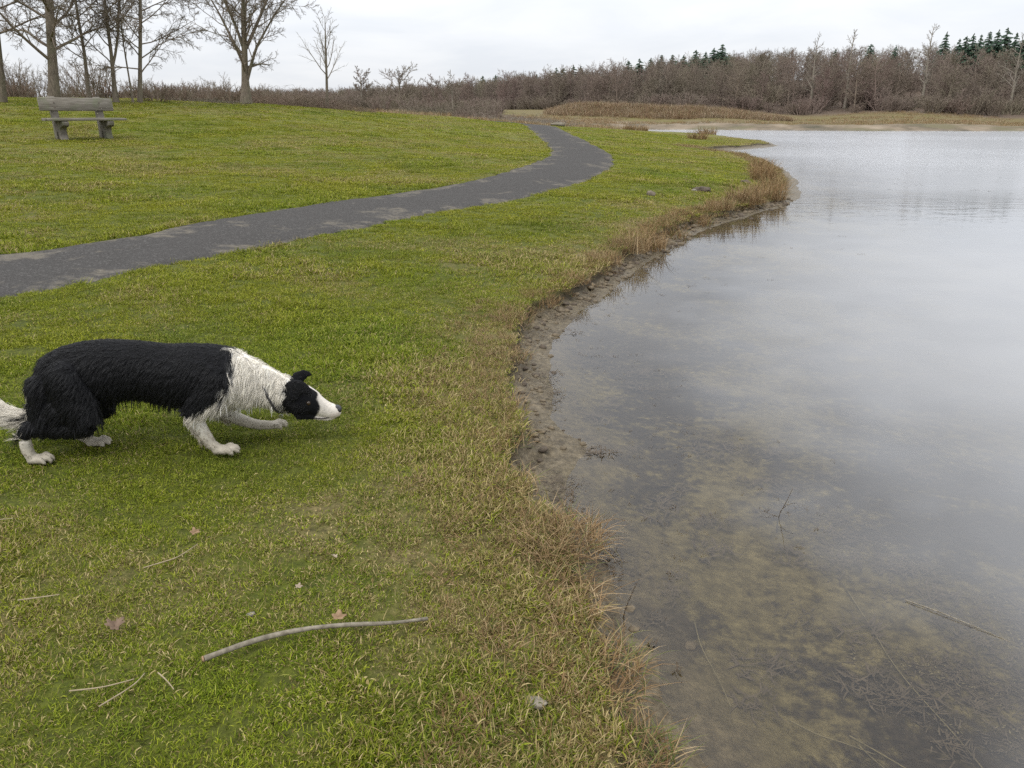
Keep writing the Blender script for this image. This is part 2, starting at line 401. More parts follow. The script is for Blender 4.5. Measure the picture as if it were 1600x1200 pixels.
# ------------------------------------------------------------------ setting materials
def dryness(x, y):
    """0 lush .. 1 dead: patches in the turf, more along the bank"""
    d, _ = lake_distance(x, y)
    p = fbm(x*.55, y*.55, 61, 4)*.62+fbm(x*2.6, y*2.6, 71, 3)*.38
    p = sstep(.42, .64, p)
    r = np.hypot(x, y)
    edge = np.exp(-np.clip(d, 0, None)/np.clip(.07+.03*r, .1, .8))
    band = np.exp(-((d-.3-.55*vnoise(x*.9, y*.9, 91)*np.clip(r/6, .5, 1.5))/.45)**2)*.45*(1-sstep(8, 16, r))
    return np.clip(.02+.38*p+.66*edge+band*.45, 0, 1)
def m_ground():
    t = NT('ground_soil_turf_and_lake_bed'); p = t.pos()
    turf = t.attr('turf'); dry = t.attr('dry'); bed = t.attr('bed'); sand = t.attr('sand')
    n1 = t.noise(p, 2.3, 5); n2 = t.noise(p, 38, 5, .65); n3 = t.noise(p, .35, 4); n4 = t.noise(p, 7, 5, .6)
    green = t.ramp(n2, (.3, (.022, .026, .007)), (.5, (.050, .062, .009)), (.7, (.095, .105, .014)))
    far_g = t.ramp(n1, (.34, (.085, .10, .012)), (.66, (.17, .155, .024)))
    fy = t.n('ShaderNodeSeparateXYZ'); t.l(p, fy.inputs[0]); green = t.mix(t.rng(fy.outputs['Y'], 5, 25, .15, .75), green, far_g)
    straw = t.ramp(n2, (.3, (.06, .048, .02)), (.7, (.19, .15, .068)))
    turfc = t.mix(t.rng(t.math('ADD', dry, t.math('MULTIPLY', t.math('SUBTRACT', n4, .5), 1.2)), .30, .80), green, straw)
    mud = t.ramp(t.noise(p, 24, 8, .75), (.3, (.036, .028, .017)), (.5, (.105, .084, .053)), (.72, (.21, .17, .11)))
    sandc = t.ramp(t.noise(p, .22, 6, .7), (.35, (.07, .062, .040)), (.46, (.125, .10, .068)), (.56, (.19, .15, .105)), (.70, (.25, .205, .15)))
    sandc = t.mix(t.rng(t.noise(p, .13, 4), .52, .60), sandc, (.12, .105, .06))
    # lake bed: pale clay between dark weed and silt
    warp = t.n('ShaderNodeVectorMath', operation='ADD'); t.l(p, warp.inputs[0])
    wn = t.n('ShaderNodeTexNoise'); wn.inputs['Scale'].default_value = 1.2; wn.inputs['Detail'].default_value = 4; t.l(p, wn.inputs['Vector'])
    ws = t.n('ShaderNodeVectorMath', operation='SCALE'); ws.inputs['Scale'].default_value = .8; t.l(wn.outputs['Color'], ws.inputs[0]); t.l(ws.outputs[0], warp.inputs[1])
    b1 = t.noise(warp.outputs[0], 1.15, 8, .68); b2 = t.noise(p, 22, 6, .68); b3 = t.noise(p, 45, 5, .62)
    patch = t.rng(t.math('ADD', b1, t.math('MULTIPLY', t.math('SUBTRACT', b2, .5), .36)), .45, .58, smooth=True)
    clay = t.ramp(b2, (.32, (.062, .048, .022)), (.5, (.115, .093, .044)), (.7, (.19, .157, .08)))
    silt = t.ramp(b3, (.3, (.017, .0125, .008)), (.55, (.036, .027, .018)), (.75, (.075, .057, .038)))
    bedc = t.mix(patch, silt, clay)
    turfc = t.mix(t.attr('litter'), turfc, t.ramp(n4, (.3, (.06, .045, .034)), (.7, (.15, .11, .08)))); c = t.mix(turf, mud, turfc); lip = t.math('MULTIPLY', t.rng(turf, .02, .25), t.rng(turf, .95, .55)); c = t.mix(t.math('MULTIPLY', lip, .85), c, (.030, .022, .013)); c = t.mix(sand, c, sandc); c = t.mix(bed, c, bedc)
    wet = t.rng(t.attr('wet'), 0, 1, .9, .45)
    h = t.math('ADD', t.math('MULTIPLY', n2, .7), t.math('MULTIPLY', b2, .5))
    t.pbr(c, wet, .15, t.bump(h, .8, .025)); return t.m
def m_path():
    t = NT('worn_tarmac_and_grit'); p = t.pos()
    e = t.attr('edge')
    v = t.vor(p, 70, out='Color'); g = t.noise(p, 120, 4, .7); n = t.noise(p, 1.1, 5, .6); n2 = t.noise(p, 9, 5, .6)
    sepc = t.n('ShaderNodeSeparateColor'); t.l(v, sepc.inputs[0])
    base = t.ramp(g, (.28, (.028, .0262, .0246)), (.5, (.054, .0508, .0475)), (.72, (.102, .096, .090)))
    chips = t.rng(sepc.outputs[0], .86, .93)
    c = t.mix(t.math('MULTIPLY', chips, .35), base, (.15, .143, .135))
    worn = t.rng(n, .50, .68); c = t.mix(t.math('MULTIPLY', worn, .3), c, (.060, .056, .053))
    # grit and silt washed out of the verge: thin patches, mostly near the edges
    sand = t.math('MULTIPLY', t.rng(t.math('ADD', t.noise(p, 1.6, 6, .68, .6), t.math('MULTIPLY', e, .17)), .63, .70), t.rng(n2, .38, .58))
    c = t.mix(t.math('MULTIPLY', sand, .22), c, (.36, .31, .225))
    t.pbr(c, .9, .08, t.bump(t.math('ADD', g, t.math('MULTIPLY', sepc.outputs[0], .6)), .6, .008)); return t.m
def m_water():
    t = NT('still_shallow_lake_water'); p = t.pos()
    mp = t.n('ShaderNodeMapping'); mp.inputs['Scale'].default_value = (1, 2.6, 1); t.l(p, mp.inputs['Vector'])
    rip = t.math('ADD', t.noise(mp.outputs[0], 1.6, 3, .5, .3), t.math('MULTIPLY', t.noise(mp.outputs[0], 6, 2, .5), .35))
    sep = t.n('ShaderNodeSeparateXYZ'); t.l(p, sep.inputs[0])
    mask = t.math('MULTIPLY', t.rng(t.noise(p, .09, 3, .5), .40, .62), t.rng(sep.outputs['Y'], 8, 26, .04, 1))
    h = t.math('MULTIPLY', rip, t.math('ADD', mask, .035))
    bp = t.n('ShaderNodeBump'); bp.inputs['Strength'].default_value = .35; bp.inputs['Distance'].default_value = .05; t.l(h, bp.inputs['Height'])
    fr = t.n('ShaderNodeFresnel'); fr.inputs['IOR'].default_value = 1.35; t.l(bp.outputs[0], fr.inputs['Normal'])
    tr = t.n('ShaderNodeBsdfTransparent'); tr.inputs['Color'].default_value = (.90, .87, .78, 1)
    gl = t.n('ShaderNodeBsdfGlossy'); t.l(t.rng(sep.outputs['Y'], 10, 17, .012, .19, True), gl.inputs['Roughness']); gl.inputs['Color'].default_value = (.87, .88, .90, 1); t.l(bp.outputs[0], gl.inputs['Normal'])
    # suspended silt: a little light scattered back by the water itself
    df = t.n('ShaderNodeBsdfDiffuse'); df.inputs['Color'].default_value = (.375, .377, .38, 1)
    m0 = t.n('ShaderNodeMixShader'); t.l(t.attr('murk'), m0.inputs[0]); t.l(tr.outputs[0], m0.inputs[1]); t.l(df.outputs[0], m0.inputs[2])
    m1 = t.n('ShaderNodeMixShader'); t.l(fr.outputs[0], m1.inputs[0]); t.l(m0.outputs[0], m1.inputs[1]); t.l(gl.outputs[0], m1.inputs[2])
    t.l(m1.outputs[0], t.out.inputs[0]); return t.m

# ------------------------------------------------------------------ path outline (world metres)
PATH_FAR = np.array([(-12,1.9),(-8.6,3.35),(-5.6,5.0),(-3.95,5.92),(-3.55,6.65),(-3.2,7.72),(-2.7,9.05),(-2.0,10.23),(-.97,11.96),(-.12,14.4),(.62,17.8),(1.02,20.6),(1.08,26),(.75,35.8),(.7,42),(.1,46.5),(-1.6,50.5)])
PATH_NEAR = np.array([(-11,.55),(-7.9,2.0),(-5,3.7),(-3.24,4.76),(-2.87,5.69),(-2.28,6.84),(-1.78,7.67),(-1.17,8.92),(-.33,10.15),(.47,11.64),(1.47,14.0),(2.35,17.8),(2.72,22),(2.7,27.1),(2.4,35.6),(2.45,42),(2.1,47.6),(.4,52)])
def resample(P, n):
    # smooth, then n points evenly along the line
    for _ in range(2):
        Q = np.empty((2*len(P)-2, 2)); Q[0::2] = .75*P[:-1]+.25*P[1:]; Q[1::2] = .25*P[:-1]+.75*P[1:]; P = np.concatenate([P[:1], Q, P[-1:]])
    s = np.r_[0, np.cumsum(np.linalg.norm(np.diff(P, axis=0), axis=1))]
    u = np.linspace(0, 1, n)**1.25*s[-1]
    return np.c_[np.interp(u, s, P[:, 0]), np.interp(u, s, P[:, 1])]
_NP, _NW = 520, 26
_pf, _pn = resample(PATH_FAR, _NP), resample(PATH_NEAR, _NP)
def on_path(x, y, grow=0.):
    """point in the path outline"""
    poly = np.concatenate([_pf[::4], _pn[::-4]]); ins = np.zeros(np.shape(x), bool)
    for a, b in zip(poly, np.roll(poly, -1, 0)):
        if a[1] == b[1]: continue
        ins ^= ((a[1] > y) != (b[1] > y)) & (x < a[0]+(y-a[1])*(b[0]-a[0])/(b[1]-a[1]))
    return ins
def near_path(x, y):
    """distance to the outline"""
    best = np.full(np.shape(x), 1e9)
    for P in (_pf[::6], _pn[::6]):
        for a, b in zip(P[:-1], P[1:]):
            e = b-a; t = np.clip(((x-a[0])*e[0]+(y-a[1])*e[1])/(e@e), 0, 1)
            best = np.minimum(best, np.hypot(x-a[0]-t*e[0], y-a[1]-t*e[1]))
    return best

def grid_axis(lo, hi, knots):
    """coordinates whose spacing follows (position, spacing) knots"""
    kp = np.array([k[0] for k in knots], float); ks = np.array([k[1] for k in knots], float)
    out = [lo]
    while out[-1] < hi: out.append(out[-1]+np.interp(out[-1], kp, ks))
    return np.array(out)
def build_ground():
    xs = grid_axis(-420, 420, [(-420,40),(-120,8),(-40,1.4),(-14,.40),(-5,.14),(-2.2,.06),(-.5,.024),(.7,.024),(2.5,.06),(6,.09),(14,.20),(25,.9),(60,2.5),(150,8),(420,40)])
    ys = grid_axis(-80, 620, [(-80,12),(-10,1.6),(0,.12),(1.1,.03),(1.4,.024),(4.5,.026),(8,.055),(15,.10),(22,.2),(45,.4),(80,.8),(115,1.2),(200,6),(620,40)])
    X, Y = np.meshgrid(xs, ys)
    z, d, k, w = terrain(X, Y, True)
    inp = on_path(X, Y); np_ = near_path(X.ravel(), Y.ravel()).reshape(X.shape) if False else None
    z = np.where(inp, z-.02, z)                       # shallow bed the path is laid in
    ny, nx = X.shape
    i = (np.arange(ny-1)[:, None]*nx+np.arange(nx-1)).ravel()
    Q = np.stack([i, i+1, i+nx+1, i+nx], -1)
    me = raw_mesh('ground', np.stack([X, Y, z], -1).reshape(-1, 3), Q)
    far = sstep(60, 70, Y)
    sand = far*(1-sstep(7, 14, d+5*(fbm(X*.12, Y*.12, 77, 3)-.5)))*(d > -1)
    bed = 1-sstep(-.45, .0, d+.25*(fbm(X*4, Y*4, 19, 3)-.5))
    turf = np.where(far > .5, 1, k)
    dry = np.clip(dryness(X, Y)+.6*sstep(58, 66, Y)+.25*sstep(26, 46, np.hypot(X, Y))*sstep(.4, .6, fbm(X*.2, Y*.2, 101, 3)), 0, 1)
    attr(me, 'turf', 'FLOAT', turf.ravel()); attr(me, 'dry', 'FLOAT', dry.ravel()); attr(me, 'bed', 'FLOAT', bed.ravel()); attr(me, 'sand', 'FLOAT', sand.ravel())
    ex = np.array([(-300, 470), (-140, 388), (-60, 288), (-14, 193), (10, 148), (22, 126), (36, 117), (60, 111), (110, 107), (175, 93), (300, 60)], float)
    attr(me, 'litter', 'FLOAT', sstep(-4, 3, Y-np.interp(X, ex[:, 0], ex[:, 1])+4*(fbm(X*.1, Y*.1, 7, 2)-.5)).ravel())
    attr(me, 'wet', 'FLOAT', ((1-sstep(.02, .10, z))*(1-k*.6)).ravel())
    o = obj('ground', me, m_ground()); tag(o, 'grassy lake bank running down to mud and the shallow lake bed', kind='structure')
    # path
    u = np.linspace(0, 1, _NW)
    jit = (fbm(np.arange(_NP)*.22, np.zeros(_NP), 5, 3)-.5)*.16; jit2 = (fbm(np.arange(_NP)*.22, np.ones(_NP)*9, 6, 3)-.5)*.16
    dirn = nrm(_pn-_pf); A = _pf+dirn*jit[:, None]; B = _pn+dirn*jit2[:, None]
    G = A[:, None]+(B-A)[:, None]*u[None, :, None]
    zz = terrain(G[..., 0], G[..., 1])+.006+.03*np.sin(np.pi*u)**.7*.6-.016*(np.abs(u-.5) > .49)
    zz += (fbm(G[..., 0]*5, G[..., 1]*5, 8, 3)-.5)*.012
    i = (np.arange(_NP-1)[:, None]*_NW+np.arange(_NW-1)).ravel(); Q = np.stack([i, i+1, i+_NW+1, i+_NW], -1)
    pm = raw_mesh('path', np.concatenate([G, zz[..., None]], -1).reshape(-1, 3), Q[:, ::-1])
    attr(pm, 'edge', 'FLOAT', np.tile(np.abs(u-.5)*2, _NP))
    tag(obj('footpath', pm, m_path()), 'dark grey gritty footpath curving along the lake', kind='structure')
    # water
    wx = grid_axis(-1, 150, [(-1,.06),(3,.12),(12,.5),(40,3),(150,12)]); wy = grid_axis(-70, 86, [(-70,8),(-6,1),(0,.1),(8,.15),(20,.4),(90,3)]); WX, WY = np.meshgrid(wx, wy); n = len(wx); m = len(wy)
    i = (np.arange(m-1)[:, None]*n+np.arange(n-1)).ravel()
    wm = raw_mesh('lake_water', np.stack([WX, WY, 0*WX], -1).reshape(-1, 3), np.stack([i, i+1, i+n+1, i+n], -1))
    depth = np.clip(-terrain(WX, WY), 0, None); attr(wm, 'murk', 'FLOAT', np.clip((1-np.exp(-np.clip(depth-.064, 0, None)*12))*.9+.02, 0, 1).ravel())   # suspended silt hides the bed with depth
    tag(obj('lake_water', wm, m_water()), 'still shallow lake reflecting a pale overcast sky', kind='structure')
build_ground()
# ------------------------------------------------------------------ grass
def m_grass(name, greens, straws, bias=0.):
    t = NT(name); p = t.pos()
    rnd = t.attr('rnd'); tt = t.attr('along'); pd = t.attr('pdry', 'INSTANCER')
    fy = t.n('ShaderNodeSeparateXYZ'); t.l(p, fy.inputs[0])
    n1 = t.noise(p, 1.7, 3); n2 = t.noise(p, .5, 3)
    g = t.ramp(rnd, *greens); s = t.ramp(rnd, *straws)
    g = t.mix(t.rng(n1, .35, .68), g, t.ramp(rnd, (0, (0.05012, 0.1025, 0.00363)), (.6, (0.1319, 0.205, 0.00726)), (1, (0.2704, 0.3277, 0.01815))))
    g = t.mix(t.math('MULTIPLY', t.rng(n2, .30, .56), t.rng(fy.outputs['Y'], 2, 9, .42, .85)), g, t.ramp(rnd, (0, (0.1081, 0.1133, 0.00605)), (.6, (0.2118, 0.2275, 0.0121)), (1, (0.3751, 0.363, 0.03388))))
    n5 = t.noise(p, .9, 4, .6, .5); g = t.mix(t.rng(n5, .50, .66, 0, .55), g, t.ramp(rnd, (0, (0.01918, 0.04551, 0.0044)), (1, (0.1079, 0.1625, 0.0198))))
    r2 = t.math('FRACT', t.math('MULTIPLY', rnd, 7.31))
    isdry = t.rng(t.math('SUBTRACT', t.math('ADD', t.math('MULTIPLY', pd, .95), bias), r2), -.05, .06)
    c = t.mix(isdry, g, s)
    c = t.mix(t.math('MULTIPLY', t.rng(tt, .55, 1), .35), c, s)
    b = t.pbr(c, .6, .10, done=False)
    tl = t.n('ShaderNodeBsdfTranslucent'); t.l(c, tl.inputs['Color'])
    mx = t.n('ShaderNodeMixShader'); mx.inputs[0].default_value = .28; t.l(b, mx.inputs[1]); t.l(tl.outputs[0], mx.inputs[2])
    t.l(mx.outputs[0], t.out.inputs[0]); return t.m
MAT_GRASS = m_grass('short_turf', [(0, (0.03429, 0.06674, 0.00363)), (.5, (0.1161, 0.1597, 0.00847)), (1, (0.2638, 0.2884, 0.0242))], [(0, (0.115, 0.08712, 0.02904)), (.5, (0.2904, 0.2238, 0.09075)), (1, (0.4719, 0.3811, 0.1936))])
MAT_DRY = m_grass('dead_sedge', [(0, (0.121, 0.121, 0.0363)), (1, (0.242, 0.2057, 0.0726))], [(0, (0.1815, 0.115, 0.0605)), (.5, (0.3993, 0.2601, 0.1392)), (1, (0.5566, 0.4114, 0.242))], .35)
def tuft_proto(name, seed, mat, n, length, width, spread, lean, curl):
    rs = np.random.default_rng(seed)
    V, Q, T, rnd, tt = blades(n, length, width, spread, lean, rs, curl)
    me = raw_mesh(name, V, Q, T); attr(me, 'rnd', 'FLOAT', rnd); attr(me, 'along', 'FLOAT', tt)
    return obj(name, me, mat, link=False)
def build_grass():
    rs = np.random.default_rng(3)
    protos = [tuft_proto('turf_tuft', 100+i, MAT_GRASS, 70, .028, .0034, .065, .7, 1.1) for i in range(8)]
    protos += [tuft_proto('turf_tuft_lush', 120+i, MAT_GRASS, 60, .036, .0034, .05, .55, 1.2) for i in range(5)]
    protos += [tuft_proto('turf_thatch', 140+i, MAT_GRASS, 26, .050, .0026, .07, 1.35, .7) for i in range(5)]
    protos += [tuft_proto('turf_weed', 160+i, MAT_GRASS, 22, .020, .0085, .05, 1.2, .5) for i in range(3)]
    protos = sorted(protos, key=lambda o: o.name)        # collection order is by name
    kinds = [0 if o.name.startswith('turf_tuft') and 'lush' not in o.name else 1 if 'lush' in o.name else 3 if 'weed' in o.name else 2 for o in protos]
    ks = [[i for i, k in enumerate(kinds) if k == q] for q in range(4)]
    Pts = []; 
    # rings of distance: nearer turf is denser, farther tufts are larger
    for r0, r1, dens, sc in ((.5, 3.6, 1000, .72), (3.6, 6, 620, .86), (6, 10, 230, 1.15), (10, 16, 150, 1.35), (16, 26, 80, 1.7), (26, 46, 36, 2.2)):
        hw = r1*.9
        n = int(dens*(2*hw)*(r1+.3)); x = rs.uniform(-hw, hw, n); y = rs.uniform(-.3, r1, n); r = np.hypot(x, y)
        m = (r >= r0) & (r < r1) & (np.abs(x) < y*.82+1.0); x, y = x[m], y[m]
        m = ~on_path(x, y); x, y = x[m], y[m]
        z, d, k, w = terrain(x, y, True)
        lush = fbm(x*1.3, y*1.3, 201, 3)
        bare = fbm(x*3.1, y*3.1, 211, 3)
        m = (k > .75) & (rs.uniform(0, 1, len(x)) < np.clip(1.25-(bare > .74)*.5, 0, 1)); x, y, z, d, lush = x[m], y[m], z[m], d[m], lush[m]
        dr = dryness(x, y)+(rs.uniform(-.5, .5, len(x))*.25)
        u = rs.uniform(0, 1, len(x))
        pl = sstep(.50, .68, lush)*.75*(1-np.clip(dr, 0, 1)*.6); pt = .05+.30*np.clip(dr, 0, 1)
        kind = np.where(u < pl, 1, np.where(u > 1-pt, 2, 0))
        kind = np.where((fbm(x*2.1, y*2.1, 231, 3) > .60) & (rs.uniform(0, 1, len(x)) < .45), 3, kind)
        idx = np.array([ks[q][int(v*len(ks[q])) % len(ks[q])] for q, v in zip(kind, rs.uniform(0, 1, len(x)))], int)
        s = sc*rs.uniform(.7, 1.25, len(x))*(.85+.5*sstep(.45, .7, lush))
        sxyz = np.c_[s, s, s*np.where(sc > 1.3, 1.3/sc*.9, 1)]
        Pts.append((np.c_[x, y, z], idx, rs.uniform(0, 6.283, len(x)), sxyz, np.clip(dr, 0, 1)))
    P, I, A, S, D = [np.concatenate(q) for q in zip(*Pts)]
    o = scatter('grass', P, I, A, S, protos, D)
    tag(o, 'short patchy green and straw coloured turf on the lake bank', 'grass', kind='stuff')
    print('grass tufts', len(P))
build_grass()
# ------------------------------------------------------------------ tussocks, reeds, weed
def m_reed(name='dry_reed_and_sedge', gain=1.):
    t = NT(name); rnd = t.attr('rnd'); g = t.attr('green')
    r2 = t.math('FRACT', t.math('MULTIPLY', rnd, 5.7))
    c = t.ramp(rnd, (0, (.075, .045, .022)), (.35, (.19, .112, .050)), (.7, (.29, .185, .09)), (1, (.40, .30, .17)))
    gr = t.ramp(rnd, (0, (.06, .085, .018)), (1, (.17, .19, .05)))
    c = t.mix(t.rng(t.math('SUBTRACT', g, r2), -.03, .03), c, gr)
    pn = t.noise(t.pos(), .35, 4, .6); c = t.mix(t.rng(pn, .42, .62, 0, .25), c, t.ramp(rnd, (0, (.13, .105, .055)), (1, (.38, .32, .20))))
    if gain != 1: c = t.mix(1., c, (gain, gain*1.08, gain*1.35), 'MULTIPLY')
    b = t.pbr(c, .65, .12, done=False); tl = t.n('ShaderNodeBsdfTranslucent'); t.l(c, tl.inputs['Color'])
    mx = t.n('ShaderNodeMixShader'); mx.inputs[0].default_value = .25; t.l(b, mx.inputs[1]); t.l(tl.outputs[0], mx.inputs[2]); t.l(mx.outputs[0], t.out.inputs[0]); return t.m
MAT_REED = m_reed(); MAT_REED_PALE = m_reed('pale_dry_reed', 1.2)
def tussock_mesh(seed, n, length, width, spread, lean, curl, green, mat=None):
    rs = np.random.default_rng(seed)
    V, Q, T, rnd, tt = blades(n, length, width, spread, lean, rs, curl, seg=4)
    me = raw_mesh('tussock', V, Q, T); attr(me, 'rnd', 'FLOAT', rnd); attr(me, 'green', 'FLOAT', np.full(len(V), green)); me.materials.append(mat or MAT_REED); return me
# x, y, blades, length, spread, lean, green share, label
TUSSOCKS = [
 (.13, 2.24, 1300, .135, .17, 1.0, .14, 'big rust brown grass tussock overhanging the near water edge'),
 (.20, 1.64, 800, .12, .15, 1.0, .25, 'flattened straw and green tussock at the lowest water edge'),
 (.27, 1.38, 600, .12, .11, .85, .40, 'greenish tussock at the very bottom of the water edge'),
 (.11, 1.94, 600, .14, .16, 1.4, .12, 'mat of fallen straw stalks below the rust brown tussock'),
 (-.02, 2.62, 260, .10, .13, .9, .25, 'low tan tuft just above the rust brown tussock'),
 (-.06, 3.05, 260, .10, .14, .95, .35, 'olive grass tuft hanging over the mud beach'),
 (-.04, 3.45, 220, .09, .12, .8, .15, 'short brown tuft at the top of the mud beach'),
 (.0, 4.35, 220, .11, .12, .7, .15, 'rusty tuft on the bank lip above the mud, lower one'),
 (.02, 5.05, 260, .13, .13, .7, .12, 'rusty tuft on the bank lip where the mud narrows'),
 (.22, 5.7, 240, .13, .14, .7, .15, 'brown overhanging fringe of grass at the bend of the bank'),
 (.50, 6.35, 260, .15, .16, .7, .12, 'brown overhanging tuft right after the bend of the bank'),
 (.88, 7.25, 300, .18, .18, .6, .08, 'straw tuft along the bank below the bushy brown clump'),
 (1.22, 8.05, 420, .28, .22, .5, .04, 'bushy brown clump midway along the far bank'),
 (1.48, 8.6, 420, .30, .24, .5, .04, 'bushy brown clump behind the midway one on the bank'),
 (1.95, 9.5, 300, .22, .2, .6, .2, 'greenish brown tuft in the dip of the bank'),
 (2.55, 10.6, 300, .22, .2, .6, .15, 'small tuft near the clod on the far bank'),
 (3.05, 11.5, 320, .28, .22, .6, .06, 'brown tuft before the two large ones at the point'),
 (3.7, 12.5, 520, .42, .28, .5, .03, 'largest rust brown tussock at the point of the bank'),
 (4.45, 13.6, 480, .40, .28, .5, .05, 'brown tussock at the tip of the point'),
 (4.95, 15.0, 380, .36, .25, .5, .12, 'green brown tussock on the outer side of the point'),
 (5.25, 16.6, 420, .48, .26, .35, .02, 'upright orange brown tussock behind the point'),
 (5.75, 18.3, 360, .42, .26, .4, .05, 'farthest orange brown tussock behind the point'),
 (6.4, 20.5, 260, .3, .25, .5, .1, 'low brown fringe tuft beyond the point'),
 (7.2, 50, 200, .45, .4, .3, .0, 'dark brown tuft on the far grass edge, nearest the path'),
 (8.6, 54, 220, .5, .5, .3, .0, 'dark brown tuft on the far grass edge, middle of three'),
 (9.2, 40, 200, .5, .5, .4, .05, 'low brown clump at the root of the grass spit'),
 (12.3, 51, 240, .55, .6, .25, .0, 'upright brown tuft on the far side of the grass spit'),
]
for i, (x, y, n, L, sp, ln, gr, lab) in enumerate(TUSSOCKS):
    o = obj('grass_tussock', tussock_mesh(700+i, n, L, .0030*max(1, L/.16)*(1 if y < 20 else 3), sp, ln*(1.35 if y < 3.5 else 1), 1.1 if y < 7 else .8, gr), None, None, (x, y, ground_at(x, y)-.01), (0, 0, i*2.1))
    tag(o, lab, 'tussock', 'dry grass tussocks along the water edge')
def build_fringe():
    """dead fringe hanging over the lip of the bank, and reeds on the long mound"""
    rs = np.random.default_rng(81)
    pr = [obj('fringe_kind_%d' % i, tussock_mesh(760+i, 46, .066, .0026, .05, 1.2, .9, .18), None, link=False) for i in range(5)]
    n = 60000; x = rs.uniform(-.6, 9, n); y = rs.uniform(.8, 32, n)**1.0; z, d, k, w = terrain(x, y, True); r = np.hypot(x, y)
    m = (k > .05) & (d < w+.10+.020*r) & (d > 0) & (rs.uniform(0, 1, n) < np.clip(1.3-r*.03, .3, 1)); x, y, z, r = x[m], y[m], z[m], r[m]
    n2 = 9000; x2 = rs.uniform(-.7, .5, n2); y2 = rs.uniform(1.0, 5.5, n2); z2, d2, k2, w2 = terrain(x2, y2, True)
    m = (k2 > .5) & (d2 < w2+.45) & (d2 > 0) & (rs.uniform(0, 1, n2) < .10); x = np.r_[x, x2[m]]; y = np.r_[y, y2[m]]; z = np.r_[z, z2[m]]; r = np.hypot(x, y)
    s = rs.uniform(.6, 1.3, len(x))*np.clip(r/7, .75, 1.7)
    o = scatter('bank_fringe', np.c_[x, y, z], rs.integers(0, 5, len(x)), rs.uniform(0, 6.28, len(x)), s, pr)
    tag(o, 'dead brown grass fringe hanging over the eroded bank lip', 'grass', kind='stuff'); print('fringe', len(x))
    # reeds on the mound before the wood
    pr = [obj('reed_kind_%d' % i, tussock_mesh(780+i, 60, .80, .030, .60, .45, .5, .06, MAT_REED_PALE), None, link=False) for i in range(4)]
    n = 5200; x = rs.uniform(2, 42, n); y = rs.uniform(93, 108, n); f = mound(x, y); m = f > .10; x, y = x[m], y[m]
    o = scatter('dry_reeds', np.c_[x, y, terrain(x, y)-.05], rs.integers(0, 4, len(x)), rs.uniform(0, 6.28, len(x)), rs.uniform(.5, 1.05, len(x)), pr)
    tag(o, 'tan dry reeds covering the long low bank before the wood', 'reeds', kind='stuff')
    # rough dry grass beyond the crest and on the far flats
    pr = [obj('rough_kind_%d' % i, tussock_mesh(790+i, 44, .30, .016, .45, .6, .6, .25 if i % 2 else .04, MAT_REED_PALE if i % 2 else MAT_REED), None, link=False) for i in range(4)]
    n = 6000; px = rs.uniform(350, 980, n); D = rs.uniform(44, 100, n); x = (px-800)/1200*D; y = D*1.05; z, d, k, w = terrain(x, y, True)
    m = (d > .5) & ~on_path(x, y) & ((D > 52) | (x < -4)) & (rs.uniform(0, 1, n) < sstep(.42, .6, fbm(x*.15, y*.15, 5, 3))); x, y, z = x[m], y[m], z[m]
    n = 5200; x2 = rs.uniform(8, 78, n); y2 = rs.uniform(78, 114, n); z2, d2, _, _ = terrain(x2, y2, True)
    m = (d2 > 3.5) & (mound(x2, y2) < .15) & (rs.uniform(0, 1, n) < sstep(.38, .62, fbm(x2*.07, y2*.28, 9, 3))); x, y, z = np.r_[x, x2[m]], np.r_[y, y2[m]], np.r_[z, z2[m]]
    o = scatter('rough_grass', np.c_[x, y, z], rs.integers(0, 4, len(x)), rs.uniform(0, 6.28, len(x)), rs.uniform(.5, 1.2, len(x)), pr)
    tag(o, 'pale rough winter grass on the land past the path', 'grass', kind='stuff')
build_fringe()
# ------------------------------------------------------------------ bare trees
def m_bark(name, dark, light, scale=6, rnd_tint=None):
    t = NT(name); p = t.n('ShaderNodeTexCoord').outputs['Object']
    mp = t.n('ShaderNodeMapping'); mp.inputs['Scale'].default_value = (1, 1, .25); t.l(p, mp.inputs['Vector'])
    n = t.noise(mp.outputs[0], scale*4, 6, .65); n2 = t.noise(p, scale*.25, 3)
    c = t.ramp(n, (.3, dark), (.7, light))
    c = t.mix(t.math('MULTIPLY', t.rng(n2, .45, .65), .4), c, (.13, .135, .075))      # algae on the bark
    if rnd_tint:
        r = t.n('ShaderNodeObjectInfo').outputs['Random']; wp = t.noise(t.pos(), .035, 3, .6); c = t.mix(t.rng(wp, .38, .50, .55, 0), c, (.15, .145, .085)); c = t.mix(t.rng(wp, .50, .64, 0, .6), c, (.17, .115, .105))
        c = t.mix(t.rng(r, 0, 1, .15, .7), c, t.ramp(t.math('FRACT', t.math('MULTIPLY', r, 5.3)), *rnd_tint))
    t.pbr(c, .9, .15, t.bump(n, .6, .02)); return t.m
MAT_BARK = m_bark('grey_brown_bark', (.088, .072, .056), (.21, .175, .135))
MAT_TWIG = m_bark('bare_twigs', (.125, .098, .076), (.225, .18, .14))
MAT_WOOD = m_bark('winter_wood_twigs', (.135, .108, .088), (.235, .192, .155), 3, [(0, (.21, .18, .125)), (.35, (.15, .12, .098)), (.65, (.19, .13, .115)), (1, (.24, .20, .165))])
MAT_PALE = m_bark('pale_bark', (.16, .135, .11), (.29, .255, .215))
MAT_BRAMBLE = m_bark('bramble_stems', (.12, .08, .062), (.23, .17, .13))
MAT_RED = m_bark('reddish_twigs', (.12, .085, .07), (.20, .14, .115))

